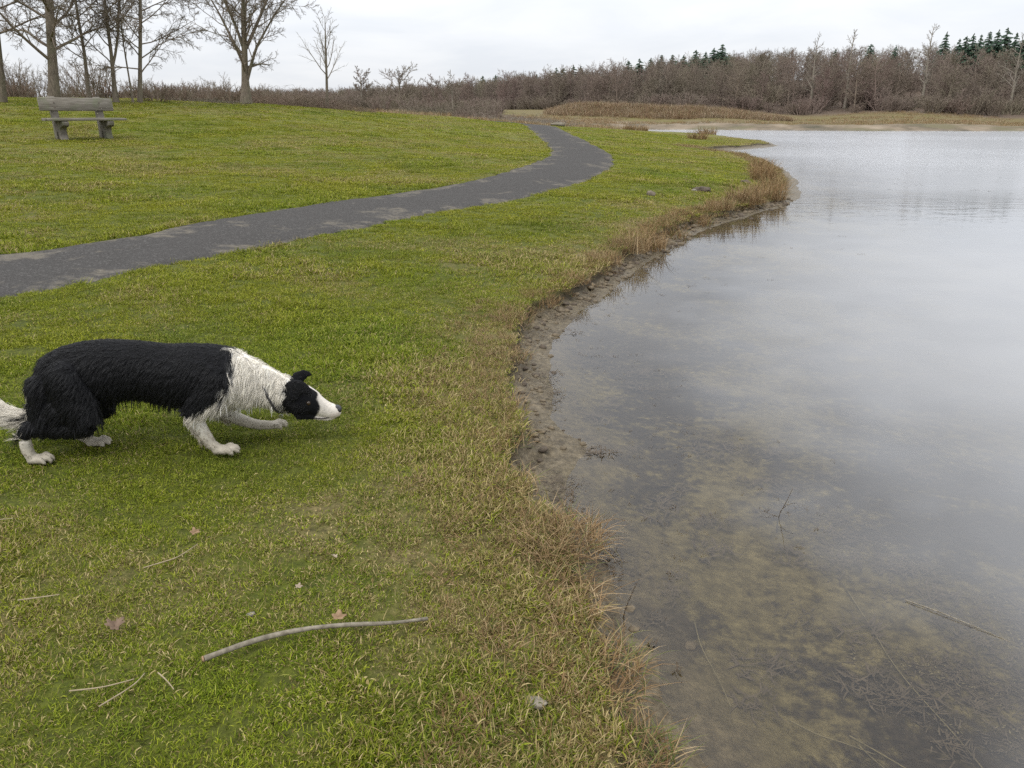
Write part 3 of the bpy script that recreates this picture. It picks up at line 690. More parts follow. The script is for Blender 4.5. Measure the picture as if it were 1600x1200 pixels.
def spline(P, n):
    P = np.asarray(P, float)
    for _ in range(2):
        Q = np.empty((2*len(P)-2, P.shape[1])); Q[0::2] = .75*P[:-1]+.25*P[1:]; Q[1::2] = .25*P[:-1]+.75*P[1:]; P = np.concatenate([P[:1], Q, P[-1:]])
    s = np.r_[0, np.cumsum(np.linalg.norm(np.diff(P[:, :3], axis=0), axis=1))]; u = np.linspace(0, s[-1], n)
    return np.stack([np.interp(u, s, P[:, k]) for k in range(P.shape[1])], -1)
def grow(P, rad, n_per, length, ang, rs, t0=.25, t1=1., K=5, up=.15, wig=.12, ratio=.6, taper=.25, decay=.5, rmin=.0):
    """n_per side branches on each of N parent polylines, vectorised"""
    N, Kp, _ = P.shape; M = N*n_per
    par = np.repeat(np.arange(N), n_per); t = np.clip(t0+(t1-t0)*(np.tile(np.arange(n_per), N)+rs.uniform(0, 1, M))/n_per, 0, .999)
    f = t*(Kp-1); i = f.astype(int); fr = (f-i)[:, None]
    base = P[par, i]*(1-fr)+P[par, i+1]*fr; tan = nrm(P[par, i+1]-P[par, i]); r = (rad[par, i]*(1-fr[:, 0])+rad[par, i+1]*fr[:, 0])
    plen = np.linalg.norm(np.diff(P, axis=1), axis=2).sum(1)[par]
    ref = np.where(np.abs(tan[:, 2:3]) > .92, np.array([1., 0, 0]), np.array([0, 0, 1.]))
    u = nrm(np.cross(tan, ref)); w = np.cross(tan, u)
    az = np.tile(np.arange(n_per)*2.399, N)+rs.uniform(0, 6.28, N)[par]+rs.normal(0, .5, M)
    a = np.radians(ang)*rs.uniform(.65, 1.3, M)
    d = tan*np.cos(a)[:, None]+(u*np.cos(az)[:, None]+w*np.sin(az)[:, None])*np.sin(a)[:, None]
    L = (length if length > 0 else -length*plen)*(1-decay*t)*rs.uniform(.6, 1.25, M)
    C = [base]; step = L/(K-1)
    for k in range(1, K):
        d = nrm(d+rs.normal(0, wig, (M, 3))+np.array([0, 0, up])/(K-1))
        C.append(C[-1]+d*step[:, None])
    C = np.stack(C, 1)
    r0 = np.maximum(r*ratio, rmin)
    R_ = r0[:, None]*np.linspace(1, taper, K)[None]
    return C, R_
def crown_mesh(name, levels, sides=(5, 4, 3, 3, 3)):
    g = Geo()
    for (P, r), s in zip(levels, sides):
        V, Q, _ = tubes(P, r, s); g.add(V, Q)
    return g.mesh(name)
def tree(name, base, trunk_pts, trunk_rad, label, limbs, levels, seed, group=None, mat=None, tmat=None, extra_trunks=(), cat='tree', thin=1.):
    """trunk_pts relative to base; levels: list of dict for grow()"""
    rs = np.random.default_rng(seed)
    root = empty(name, base)
    lean = .31*max(0., -base[0]/base[1]) if base[1] < 60 else 0.                        # the crest trees lean a little toward the lake
    def bend(p):
        p = np.array(p, float); p[:, 0] += lean*p[:, 2]; return p
    T = spline(np.c_[bend(trunk_pts), np.asarray(trunk_rad, float)*thin], 16)
    flare = np.zeros(16); flare[0] = .45; flare[1] = .12
    Ptr, Rtr = T[None, :, :3], (T[:, 3]*(1+flare))[None]
    g = Geo(); wob = 1+rs.normal(0, .03, Rtr.shape); g.add(*tubes(Ptr, Rtr*wob, 12)[:2])
    parents = [(Ptr, Rtr)]
    for pts, rd in extra_trunks:
        E = spline(np.c_[bend(pts), np.asarray(rd, float)*thin], 16)
        g.add(*tubes(E[None, :, :3], E[None, :, 3], 8)[:2]); parents.append((E[None, :, :3], E[None, :, 3]))
    obj('trunk', g.mesh('trunk'), tmat or MAT_BARK, root)
    P = np.concatenate([p for p, _ in parents]); r = np.concatenate([q for _, q in parents])
    lv = []
    cur = (P, r)
    for k in levels:
        cur = grow(cur[0], cur[1], rs=rs, **k); lv.append(cur)
    obj('crown', crown_mesh('crown', lv), mat or MAT_TWIG, root)
    tag(root, label, cat, group)
    return root
def lv_std(L1=2.4, n=(12, 7, 7, 5), ang=55, up=.25, droop=.0, rm=.0075, t0=.3, t1=.7):
    return [dict(n_per=n[0], length=L1, ang=ang, t0=t0, t1=t1, K=7, up=up, wig=.10, ratio=.40, decay=.4, taper=.3),
            dict(n_per=n[1], length=-.48, ang=42, t0=.2, K=6, up=up*.6-droop, wig=.14, ratio=.55, rmin=rm*1.6),
            dict(n_per=n[2], length=-.5, ang=42, t0=.2, K=5, up=up*.3-droop, wig=.16, ratio=.6, rmin=rm*1.1),
            dict(n_per=n[3], length=-.6, ang=40, t0=.15, K=3, up=.05-droop, wig=.16, ratio=.7, rmin=rm*.75)]
def build_trees():
    G = 'bare trees along the crest of the bank'
    def b(x, y): return (x, y, ground_at(x, y)-.06)
    tree('leaning_tree', b(-16.6, 26.6), [(0, 0, 0), (-.03, 0, .9), (-.10, 0, 2.0), (-.25, 0, 3.6), (-.5, .2, 5.5), (-.6, .3, 8.5)], [.20, .17, .15, .13, .10, .03],
         'bare tree with slanting trunk cut by the left picture edge', None, lv_std(2.6, (16, 9, 8, 6), 62, .15, .05, t0=.15), 11, G, thin=.62)
    tree('thick_tree', b(-15.05, 26.9), [(0, 0, 0), (-.04, 0, 1.2), (-.10, 0, 2.6), (-.14, 0, 4.2), (-.1, .1, 7), (-.2, .2, 12)], [.235, .215, .20, .18, .14, .04],
         'thickest tall bare trunk rising directly behind the bench', None, lv_std(3.4, (24, 9, 9, 6), 62, .15, .05, t0=.10, t1=.55), 12, G, thin=.62)
    tree('slender_tree', b(-14.45, 28.0), [(0, 0, 0), (-.10, 0, .9), (-.16, 0, 1.7), (-.34, 0, 2.6), (-.5, 0, 4), (-.7, .1, 8)], [.115, .09, .08, .07, .055, .02],
         'slender bending bare tree just right of the thick trunk behind the bench', None, lv_std(2.1, (22, 8, 8, 6), 55, .2, .03, t0=.15), 13, G, thin=.62)
    tree('forked_tree', b(-13.75, 28.4), [(0, 0, 0), (-.08, 0, .8), (-.13, 0, 1.6), (-.26, 0, 2.6), (-.38, 0, 4), (-.5, 0, 8)], [.13, .11, .10, .08, .065, .02],
         'bare tree forked low in two upright stems, right of the bench back', None, lv_std(2.5, (12, 7, 7, 5), 55, .2, .02, t0=.15), 14, G, thin=.62,
         extra_trunks=[([(-.1, 0, 1.2), (.05, .05, 1.9), (.1, .1, 2.8), (.12, .1, 4.5), (.1, .1, 7)], [.075, .07, .06, .045, .015])])
    tree('thin_tree', b(-13.25, 28.6), [(0, 0, 0), (-.12, 0, .8), (-.25, 0, 1.6), (-.36, 0, 2.4), (-.42, 0, 4.5)], [.055, .045, .04, .033, .012],
         'very thin leaning bare tree between the forked and the straight one', None, lv_std(1.2, (9, 6, 5, 4), 48, .25), 15, G, thin=.62)
    tree('straight_tree', b(-13.15, 28.9), [(0, 0, 0), (.02, 0, 1.2), (.06, 0, 2.4), (.08, 0, 4), (.1, 0, 9)], [.115, .10, .09, .075, .02],
         'straight bare tree with drooping twigs, rightmost of the clump behind the bench', None, lv_std(2.5, (28, 9, 9, 6), 66, .05, .10, t0=.10), 16, G, thin=.62)
    # big spreading tree
    h = [([(.04, 0, .95), (.22, -.05, 1.5), (.45, -.1, 2.2), (.85, -.2, 2.8), (1.4, -.3, 3.6), (2.1, -.4, 4.4)], [.11, .10, .08, .06, .045, .015]),
         ([(-.08, 0, 1.6), (-.45, .1, 2.3), (-.85, .2, 3.0), (-1.3, .3, 3.8), (-1.9, .4, 4.6)], [.11, .09, .07, .05, .015]),
         ([(-.06, 0, 2.1), (-.3, -.2, 3.0), (-.75, -.5, 4.1), (-1.2, -.8, 5.6), (-1.5, -1, 7)], [.10, .09, .07, .05, .015]),
         ([(.02, 0, 2.2), (.35, .2, 3.0), (.8, .5, 4.2), (1.3, .8, 5.6), (1.6, 1, 7)], [.11, .09, .07, .05, .015]),
         ([(.0, 0, 2.3), (.15, -.5, 3.2), (.25, -1.1, 4.4), (.3, -1.8, 6)], [.09, .08, .06, .015]),
         ([(-.02, 0, 2.2), (-.2, .5, 3.2), (-.3, 1.2, 4.4), (-.4, 1.9, 6)], [.09, .08, .06, .015])]
    tree('spreading_tree', b(-11.25, 34.6), [(0, 0, 0), (-.02, 0, .7), (-.05, 0, 1.5), (-.04, 0, 2.3), (-.1, 0, 3.6), (0, 0, 5.5), (.1, 0, 8)], [.28, .235, .21, .18, .12, .07, .02],
         'broad spreading bare tree standing alone on the crest', None, lv_std(1.85, (16, 7, 6, 6), 48, .20, .03, t0=.12, rm=.0060, t1=.98)[:4], 17, extra_trunks=h, thin=.68)
    # young tree
    tree('young_tree', b(-8.75, 38.6), [(0, 0, 0), (0, 0, .9), (-.02, 0, 1.9), (-.05, 0, 3), (-.06, 0, 4.0)], [.075, .06, .05, .035, .01],
         'slim young bare tree with fan of upright branches beside the brambles', None,
         [dict(n_per=13, length=2.1, ang=44, t0=.22, K=6, up=.35, wig=.07, ratio=.5, decay=.75), dict(n_per=7, length=-.45, ang=38, t0=.2, K=5, up=.2, wig=.1, ratio=.5, rmin=.008), dict(n_per=5, length=-.5, ang=38, t0=.2, K=4, up=.1, wig=.12, ratio=.6, rmin=.006)], 18, tmat=MAT_BARK, mat=MAT_PALE)
    # small round trees farther off
    for i, (x, y, hh, wd, lab) in enumerate([(-15.4, 84, 3.9, 1.5, 'small pale stemmed tree left of the low dome shaped tree'), (-11.5, 84, 4.0, 2.3, 'low dome shaped bushy bare tree beyond the crest'),
                                            (-6.4, 88, 4.0, 1.6, 'small bare tree right of the dome shaped one, before the far wood'), (-8.8, 92, 3.6, 1.6, 'faint twiggy tree between the dome shaped and the next small tree')]):
        tree('small_tree', b(x, y), [(0, 0, 0), (.02, 0, hh*.3), (-.03, 0, hh*.6), (0, 0, hh*.9)], [.11, .09, .06, .02], lab, None,
             [dict(n_per=18, length=wd*1.25, ang=58, t0=.12, K=6, up=.3, wig=.1, ratio=.5, decay=.4), dict(n_per=8, length=-.5, ang=40, t0=.2, K=5, up=.15, wig=.12, ratio=.6, rmin=.026), dict(n_per=8, length=-.55, ang=40, t0=.15, K=4, up=.1, wig=.12, ratio=.7, rmin=.021)],
             30+i, 'small trees beyond the crest', mat=MAT_WOOD, tmat=MAT_PALE if i in (0, 2) else MAT_BARK)
build_trees()

# shrubs on the crest: each a fan of stems
def shrub_mesh(seed, h, w, n=26, tw=.006):
    rs = np.random.default_rng(seed)
    a = rs.uniform(0, 6.283, n); rr = rs.uniform(0, .35, n)*w
    base = np.c_[np.cos(a)*rr, np.sin(a)*rr, np.full(n, -.05)]
    d = nrm(np.c_[np.cos(a)*rs.uniform(.1, .75, n)*w/h*1.1, np.sin(a)*rs.uniform(.1, .75, n)*w/h*1.1, np.ones(n)])
    K = 6; C = [base]
    for k in range(1, K):
        d = nrm(d+rs.normal(0, .12, (n, 3))+np.array([0, 0, .05])); C.append(C[-1]+d*(h/(K-1)*rs.uniform(.6, 1.05, n))[:, None])
    P = np.stack(C, 1); r = np.full((n, 1), tw*3.2)*np.linspace(1, .3, K)
    l1 = grow(P, r, 7, -.42, 42, rs, t0=.2, K=5, up=.2, wig=.15, ratio=.6, rmin=tw*1.3)
    l2 = grow(l1[0], l1[1], 5, -.5, 42, rs, t0=.2, K=4, up=.1, wig=.15, ratio=.7, rmin=tw)
    return crown_mesh('stems', [(P, r), l1, l2], (4, 3, 3))
SHRUB_KINDS = [shrub_mesh(300+i, 2.2, 2.0, 22, .008) for i in range(4)]
for m in SHRUB_KINDS: m.materials.append(MAT_TWIG)
def shrub(x, y, s, label, kind=0, rz=0., group='bare shrubs along the crest', mats=None, sz=1.):
    me = SHRUB_KINDS[kind % 4]
    if mats:
        me = me.copy(); me.materials.clear(); me.materials.append(mats)
    o = obj('bare_shrub', me, None, None, (x, y, ground_at(x, y)-.05), (0, 0, rz)); o.scale = (s, s, s*sz)
    tag(o, label, 'shrub', group); return o
for i, (px, D, s, lab) in enumerate([
    (40, 33, .75, 'dense bare shrub beside the slanting tree at the left edge'), (72, 36, .62, 'bare shrub between the slanting tree and the thick trunk'),
    (120, 37, .72, 'bare shrub showing between the thick and the slender trunk'), (155, 34, .85, 'many stemmed bare shrub at the foot of the forked tree'),
    (232, 40, .62, 'bare shrub just right of the straight tree'), (258, 42, .55, 'brownish shrub at the right end of the tree clump'),
    (288, 58, .75, 'small rounded shrub alone between tree clump and spreading tree'), (318, 60, 1.0, 'upright bare shrub left of the spreading tree, first of two'),
    (348, 58, 1.05, 'taller upright shrub close left of the spreading tree'), (412, 48, .85, 'bare shrub close right of the spreading tree trunk'),
    (440, 52, .85, 'loose bare shrub over the brambles'), (465, 56, .75, 'lower bare shrub before the young tree')]):
    x = (px-800)/1200*D; shrub(x, D*1.055, s*1.12, lab, i, i*1.3, sz=.9 if i < 9 else .75)

# bramble patch and dead stems on the crest
def bramble(name, seed, n, w, dd, h, mat, base, label, cat, group=None, arch=1.6, thick=.009):
    rs = np.random.default_rng(seed)
    x = rs.uniform(-w/2, w/2, n); y = rs.uniform(-dd/2, dd/2, n)
    z = terrain(x+base[0], y+base[1])-base[2]-.03
    K = 7; d = nrm(np.c_[rs.normal(0, .5, n), rs.normal(0, .4, n), np.ones(n)]); C = [np.c_[x, y, z]]
    hh = h*rs.uniform(.4, 1.2, n)*(1-.5*(np.abs(x)/(w/2))**2)
    for k in range(1, K):
        d = nrm(d+rs.normal(0, .2, (n, 3))+np.c_[np.sign(d[:, :1])*.25, d[:, 1:2]*.1, np.full((n, 1), -arch*k/K*.35)]); C.append(C[-1]+d*(hh*1.7/(K-1))[:, None])
    P = np.stack(C, 1); P[:, :, 2] = np.maximum(P[:, :, 2], z[:, None]); r = np.full((n, 1), thick)*np.linspace(1, .35, K)
    l1 = grow(P, r, 4, -.35, 45, rs, t0=.2, K=4, up=.0, wig=.2, ratio=.7, rmin=thick*.6)
    o = obj(name, crown_mesh(name, [(P, r), l1], (3, 3)), mat, None, base); tag(o, label, cat, group); return o
def gb(x, y): return (x, y, ground_at(x, y))
bramble('bramble_patch', 41, 420, 4.6, 3.2, .85, MAT_BRAMBLE, gb(-10.3, 38.8), 'reddish brown bramble patch right of the spreading tree', 'brambles')
bramble('bramble_patch', 42, 220, 2.6, 1.4, .30, MAT_BRAMBLE, gb(-7.7, 38.0), 'low dead bramble strip at the foot of the young tree', 'brambles')
bramble('dead_leaf_heap', 43, 260, 3.6, 1.4, .22, MAT_BARK, gb(-12.7, 33.6), 'dark low heap of dead stems at the spreading tree foot', 'heap', thick=.014)
bramble('brush_pile', 44, 170, 2.6, 1.4, .62, MAT_BARK, gb(-7.6, 55.5), 'small dark brush pile on the crest, left one', 'brush pile', 'brush piles on the crest', thick=.016)
bramble('brush_pile', 45, 240, 3.4, 1.6, .85, MAT_BARK, gb(-5.8, 52.0), 'larger dark brush pile on the crest, right of the smaller', 'brush pile', 'brush piles on the crest', thick=.016)
bramble('scrub_patch', 46, 620, 12, 14, .95, MAT_RED, gb(-1.8, 71), 'tangled reddish scrub behind the end of the footpath', 'scrub', thick=.014)
bramble('scrub_patch', 47, 420, 9, 10, .8, MAT_PALE, gb(1.0, 64), 'pale straw coloured scrub at the end of the footpath', 'scrub', thick=.014)

# hedge bottom: brown thicket that hides the foot of the trees
def build_thicket():
    rs = np.random.default_rng(51); n = 85
    x = rs.uniform(-34, -12.5, n); y = 30.5+rs.uniform(0, 12, n)+(x+20)*-.12
    P = np.c_[x, y, terrain(x, y)-.05]
    pr = []
    for i in range(4):
        me = shrub_mesh(320+i, 1.0, 1.5, 22, .0065); me.materials.append(MAT_BRAMBLE if i % 2 else MAT_TWIG); pr.append(obj('thicket_kind', me, None, link=False))
    o = scatter('undergrowth', P, rs.integers(0, 4, n), rs.uniform(0, 6.28, n), rs.uniform(.4, 1.0, n), pr)
    tag(o, 'brown bare undergrowth under the trees behind the bench', 'undergrowth', kind='stuff')
    n = 260; px = rs.uniform(200, 780, n); D = rs.uniform(70, 125, n); x = (px-800)/1200*D; y = D*1.05; P = np.c_[x, y, terrain(x, y)-.05]
    pr = []
    for i in range(4):
        me = shrub_mesh(330+i, 2.0, 2.0, 16, .016); me.materials.append(MAT_WOOD); pr.append(obj('far_thicket_kind', me, None, link=False))
    o = scatter('scrubland', P, rs.integers(0, 4, n), rs.uniform(0, 6.28, n), rs.uniform(.45, 1.1, n), pr)
    tag(o, 'low grey brown scrub on the land beyond the crest', 'scrub', kind='stuff')
build_thicket()

# ------------------------------------------------------------------ the far wood
def wood_tree_mesh(seed, h=8.5, w=3.6):
    rs = np.random.default_rng(seed)
    T = spline(np.array([(0, 0, 0, .13), (rs.normal(0, .1), 0, h*.35, .11), (rs.normal(0, .25), rs.normal(0, .2), h*.7, .07), (rs.normal(0, .3), 0, h*.88, .03)]), 9)
    P, r = T[None, :, :3], T[None, :, 3]
    l1 = grow(P, r, 24, w, 62, rs, t0=.12, t1=.92, K=6, up=.28, wig=.12, ratio=.45, decay=.42, rmin=.035)
    l2 = grow(l1[0], l1[1], 7, -.5, 45, rs, t0=.15, K=4, up=.2, wig=.15, ratio=.6, rmin=.026)
    l3 = grow(l2[0], l2[1], 6, -.6, 45, rs, t0=.1, K=3, up=.1, wig=.15, ratio=.7, rmin=.025)
    return crown_mesh('wood_tree', [(P, r), l1, l2, l3], (6, 4, 3, 3))
EDGE = np.array([(175, 95), (110, 109), (60, 113), (36, 119), (22, 128), (10, 150), (-14, 195), (-60, 290), (-140, 390), (-260, 480)], float)
def build_wood():
    rs = np.random.default_rng(61)
    s = np.r_[0, np.cumsum(np.linalg.norm(np.diff(EDGE, axis=0), axis=1))]
    pr = []
    for i in range(6):
        me = wood_tree_mesh(400+i); me.materials.append(MAT_WOOD); pr.append(obj('wood_kind_%d' % i, me, None, link=False))
    for i in range(3):
        me = shrub_mesh(420+i, 2.4, 2.6, 24, .022); me.materials.append(MAT_WOOD); pr.append(obj('wood_under_%d' % i, me, None, link=False))
    tan = nrm(np.diff(EDGE, axis=0)); P = []; I = []; S = []
    def put(n, d0, d1, kinds, s0, s1, pw=1.):
        u = rs.uniform(0, s[-1]*.93, n); x = np.interp(u, s, EDGE[:, 0]); y = np.interp(u, s, EDGE[:, 1]); k = np.clip(np.searchsorted(s, u)-1, 0, len(tan)-1)
        nx, ny = tan[k, 1], -tan[k, 0]; nx, ny = np.where(ny < 0, -nx, nx), np.abs(ny)
        dd = d0+(d1-d0)*rs.uniform(0, 1, n)**pw; x = x+nx*dd*.6+rs.normal(0, 1, n); y = y+ny*dd+.4*dd
        P.append(np.c_[x, y, terrain(x, y)-.1]); I.append(rs.choice(kinds, n)); S.append(rs.uniform(s0, s1, n))
    put(800, 1, 26, range(6), .62, .98); put(900, 15, 95, range(6), .75, 1.03); put(800, -1, 6, range(6, 9), .6, 1.3); put(700, 4, 40, range(6, 9), 1.0, 1.9)
    P = np.concatenate(P); I = np.concatenate(I); S = np.concatenate(S)
    o = scatter('far_wood', P, I, rs.uniform(0, 6.28, len(P)), S, pr)
    tag(o, 'bare brown purple wood closing the view beyond the lake', 'wood', kind='stuff')
build_wood()
def m_needles():
    t = NT('dark_conifer_needles'); p = t.n('ShaderNodeTexCoord').outputs['Object']
    c = t.ramp(t.noise(p, 2.5, 4), (.3, (.018, .036, .022)), (.7, (.05, .085, .052))); t.pbr(c, .8, .2); return t.m
MAT_NEEDLE = m_needles()
def conifer_mesh(seed, h=10., w=1.9):
    """tiers of drooping boughs with short needle sprays"""
    rs = np.random.default_rng(seed); V = []; T = []; n = 0
    tiers = 30
    for i in range(tiers):
        f = i/(tiers-1); z = h*(.16+.83*f); rad = w*(1-f)**.85*rs.uniform(.8, 1.15)+.08
        nb = max(5, int(11*(1-f)+4)); a0 = rs.uniform(0, 6.28)
        for k in range(nb):
            a = a0+k*6.283/nb+rs.normal(0, .25); z = h*(.16+.83*f)+rs.normal(0, .16); rr = rad*rs.uniform(.7, 1.15); ca, sa = math.cos(a), math.sin(a)
            for q in range(5):                    # sprays along the bough
                t0 = q/5; t1 = t0+.34; wd = .30*(1-.5*t0)*min(1, rr)
                p0 = np.array([ca*rr*t0, sa*rr*t0, z-.28*rr*t0]); p1 = np.array([ca*rr*t1, sa*rr*t1, z-.30*rr*t1-.05])
                sd = np.array([-sa, ca, 0])*wd; dn = np.array([0, 0, -.16-.1*rs.uniform()])
                V += [p0, p1+sd+dn, p1+.15*(p1-p0), p1-sd+dn]; T += [(n, n+1, n+2), (n, n+2, n+3)]; n += 4
    return raw_mesh('boughs', np.array(V), None, np.array(T), False)
CON = [conifer_mesh(500+i) for i in range(3)]
for m in CON: m.materials.append(MAT_NEEDLE)
CON_TRUNK = raw_mesh('trunk', *tubes(np.array([[(0, 0, 0), (0, 0, 3), (0, 0, 6), (0, 0, 9.9)]]), np.array([[.19, .16, .1, .02]]), 7)[:2]); CON_TRUNK.materials.append(MAT_BARK)
# (azimuth column, distance, height of the tip above eye level in m)
CONIFERS = [(1457, 150, 13.6, 'a'), (1478, 152, 12.6, 'a'), (1488, 150, 12.9, 'a'), (1498, 149, 13.2, 'a'), (1510, 151, 13.2, 'a'), (1522, 152, 13.9, 'a'), (1535, 150, 14.0, 'a'), (1548, 152, 14.5, 'a'), (1563, 151, 13.6, 'a'), (1581, 150, 14.4, 'a'), (1598, 153, 15.0, 'a'),
            (1345, 158, 12.4, 'b'), (1383, 158, 12.2, 'b'), (1292, 165, 11.9, 'b'), (1120, 172, 12.9, 'c'), (1107, 172, 12.3, 'c'), (1095, 174, 12.0, 'c'), (1080, 174, 11.8, 'c'), (1062, 178, 11.6, 'c'), (1045, 180, 11.6, 'c'), (1028, 182, 11.4, 'c'), (1012, 184, 11.5, 'c'), (995, 186, 11.0, 'c'), (978, 188, 10.6, 'c'), (1113, 176, 12.2, 'c'),
            (868, 215, 11.3, 'd'), (879, 215, 11.3, 'd'), (894, 214, 11.4, 'd'), (905, 213, 11.4, 'd'), (838, 225, 10.4, 'd'), (775, 245, 10.6, 'd'), (755, 250, 10.4, 'd')]
ORD = ['first', 'second', 'third', 'fourth', 'fifth', 'sixth', 'seventh', 'eighth', 'ninth', 'tenth', 'eleventh']
def conifer_label(i):
    px, g = CONIFERS[i][0], CONIFERS[i][3]
    k = ORD[sorted([c[0] for c in CONIFERS if c[3] == g], reverse=True).index(px)]
    return {'a': 'dark conifer spiking above the wood, %s from the right picture edge', 'b': 'lone dark conifer tip amid the bare wood skyline, %s from the right', 'c': 'dark conifer of the row climbing the wooded hump, %s from the top', 'd': 'tiny distant conifer on the low wood skyline, %s from the right'}[g] % k
for i, (px, D, tz, g) in enumerate(CONIFERS):
    x = (px-800)/1200*D; y = D*1.058; z = ground_at(x, y)-.1; h = (1.45+tz+{'a': 1.1, 'b': .9, 'c': 1.3+.35*math.sin(i*2.3), 'd': .9+.4*math.sin(i*1.9)}[g]-z)
    root = empty('conifer', (x, y, z), i*1.7); s = h/10.
    for nm, me in (('trunk', CON_TRUNK), ('crown', CON[i % 3])):
        o = obj(nm, me, None, root); wx = (.95+.12*(i % 4))*(1.7 if g in 'cd' else 1.3); o.scale = (s*wx, s*wx, s)
    tag(root, conifer_label(i), 'conifer', {'a': 'conifers by the picture edge', 'b': 'lone conifers in the wood', 'c': 'conifers on the hump', 'd': 'distant conifers'}[g])
# pale trees that stand out from the wood's edge
for i, (px, D, h, lab) in enumerate([(1262, 118, 9.6, 'pale slim tree standing out of the wood, leftmost of four'), (1316, 118, 10.6, 'tall pale tree with round top above the wood, second of four'),
                                     (1434, 116, 10.8, 'tall pale tree just left of the conifers, third of four'), (1572, 114, 9.5, 'wide pale branching tree at the wood edge by the picture edge'), (1028, 128, 6.5, 'pale stemmed tree at the wood edge above the reed bank')]):
    x = (px-800)/1200*D; y = D*1.056
    tree('pale_tree', gb(x, y), [(0, 0, 0), (.1, 0, h*.3), (-.1, 0, h*.65), (0, 0, h)], [.22, .17, .11, .03], lab, None,
         [dict(n_per=20, length=2.2 if i != 3 else 3.4, ang=50, t0=.25, K=6, up=.3, wig=.12, ratio=.5, decay=.5, rmin=.05), dict(n_per=6, length=-.5, ang=42, t0=.2, K=4, up=.15, wig=.15, ratio=.6, rmin=.03), dict(n_per=5, length=-.5, ang=42, t0=.2, K=3, up=.1, wig=.15, ratio=.7, rmin=.02)],
         70+i, 'pale trees at the edge of the wood', mat=MAT_PALE, tmat=MAT_PALE)
# ------------------------------------------------------------------ the dog
def loft(pts, sides=18, cap=4):
    """closed tube of elliptical sections. pts: (x,y,z, half width, half height)"""
    A = np.asarray(pts, float); n = max(8, len(A)*4)
    S = np.linspace(0, len(A)-1, n)
    def cr(k):                                     # catmull-rom through the sections
        P = np.concatenate([2*A[:1]-A[1:2], A, 2*A[-1:]-A[-2:-1]]); i = np.minimum(S.astype(int), len(A)-2); t = S-i
        p0, p1, p2, p3 = P[i, k], P[i+1, k], P[i+2, k], P[i+3, k]
        return .5*(2*p1+(p2-p0)*t+(2*p0-5*p1+4*p2-p3)*t*t+(3*p1-3*p2+p3-p0)*t**3)
    C = np.stack([cr(k) for k in range(5)], -1)
    C[:, 3:] = np.maximum(C[:, 3:], .002)
    T = nrm(np.gradient(C[:, :3], axis=0))
    # rounded ends
    def ends(c, t, w, sgn):
        out = []
        for q in range(1, cap+1):
            a = q/cap*math.pi/2*.97; out.append((c+sgn*t*min(w[0], w[1])*math.sin(a), w*math.cos(a)))
        return out
    e0 = ends(C[0, :3], T[0], C[0, 3:], -1)[::-1]; e1 = ends(C[-1, :3], T[-1], C[-1, 3:], 1)
    cen = np.concatenate([[e[0] for e in e0], C[:, :3], [e[0] for e in e1]]); wid = np.concatenate([[e[1] for e in e0], C[:, 3:], [e[1] for e in e1]])
    tan = np.concatenate([np.repeat(T[:1], cap, 0), T, np.repeat(T[-1:], cap, 0)])
    lat = nrm(np.cross(tan, np.broadcast_to([0, 0, 1.], tan.shape))+np.array([0, 1e-6, 0]))
    lat = np.where(np.abs(tan[:, 2:3]) > .97, np.array([0, -1., 0]), lat); lat = nrm(lat-(lat*tan).sum(1, keepdims=True)*tan); up = np.cross(lat, tan)
    a = np.arange(sides)*2*np.pi/sides
    V = cen[:, None]+np.cos(a)[None, :, None]*lat[:, None]*wid[:, :1, None]+np.sin(a)[None, :, None]*up[:, None]*wid[:, 1:, None]
    K = len(cen); k, s = np.meshgrid(np.arange(K-1), np.arange(sides), indexing='ij'); s2 = (s+1) % sides
    Q = np.stack([k*sides+s, k*sides+s2, (k+1)*sides+s2, (k+1)*sides+s], -1).reshape(-1, 4)
    V = np.concatenate([V.reshape(-1, 3), cen[:1], cen[-1:]]); s = np.arange(sides); s2 = (s+1) % sides; b = K*sides
    T3 = np.concatenate([np.stack([np.full(sides, b), s2, s], -1), np.stack([np.full(sides, b+1), (K-1)*sides+s, (K-1)*sides+s2], -1)])
    return V, Q, T3
def paw(x, y, z, yaw=0., s=1., pitch=0.):
    """pad and four toes, heel at (x,y,z)"""
    out = []
    c, sn = math.cos(yaw), math.sin(yaw); cp, sp = math.cos(pitch), math.sin(pitch)
    def W(p):
        p = np.array(p, float)*s; p = np.array([p[0]*cp-p[2]*sp, p[1], p[0]*sp+p[2]*cp]); return (x+p[0]*c-p[1]*sn, y+p[0]*sn+p[1]*c, z+p[2])
    out.append([(*W((-.012, 0, .012)), .022*s, .017*s), (*W((.018, 0, .012)), .027*s, .017*s), (*W((.034, 0, .010)), .024*s, .012*s)])
    for ty, L in ((-.027, .050), (-.0095, .068), (.0095, .068), (.027, .050)):
        out.append([(*W((.022, ty*.8, .013)), .0075*s, .012*s), (*W((L-.014, ty, .017)), .0078*s, .0125*s), (*W((L, ty*1.05, .006)), .0065*s, .008*s)])
    return out
DOG = (-1.262, 2.775)
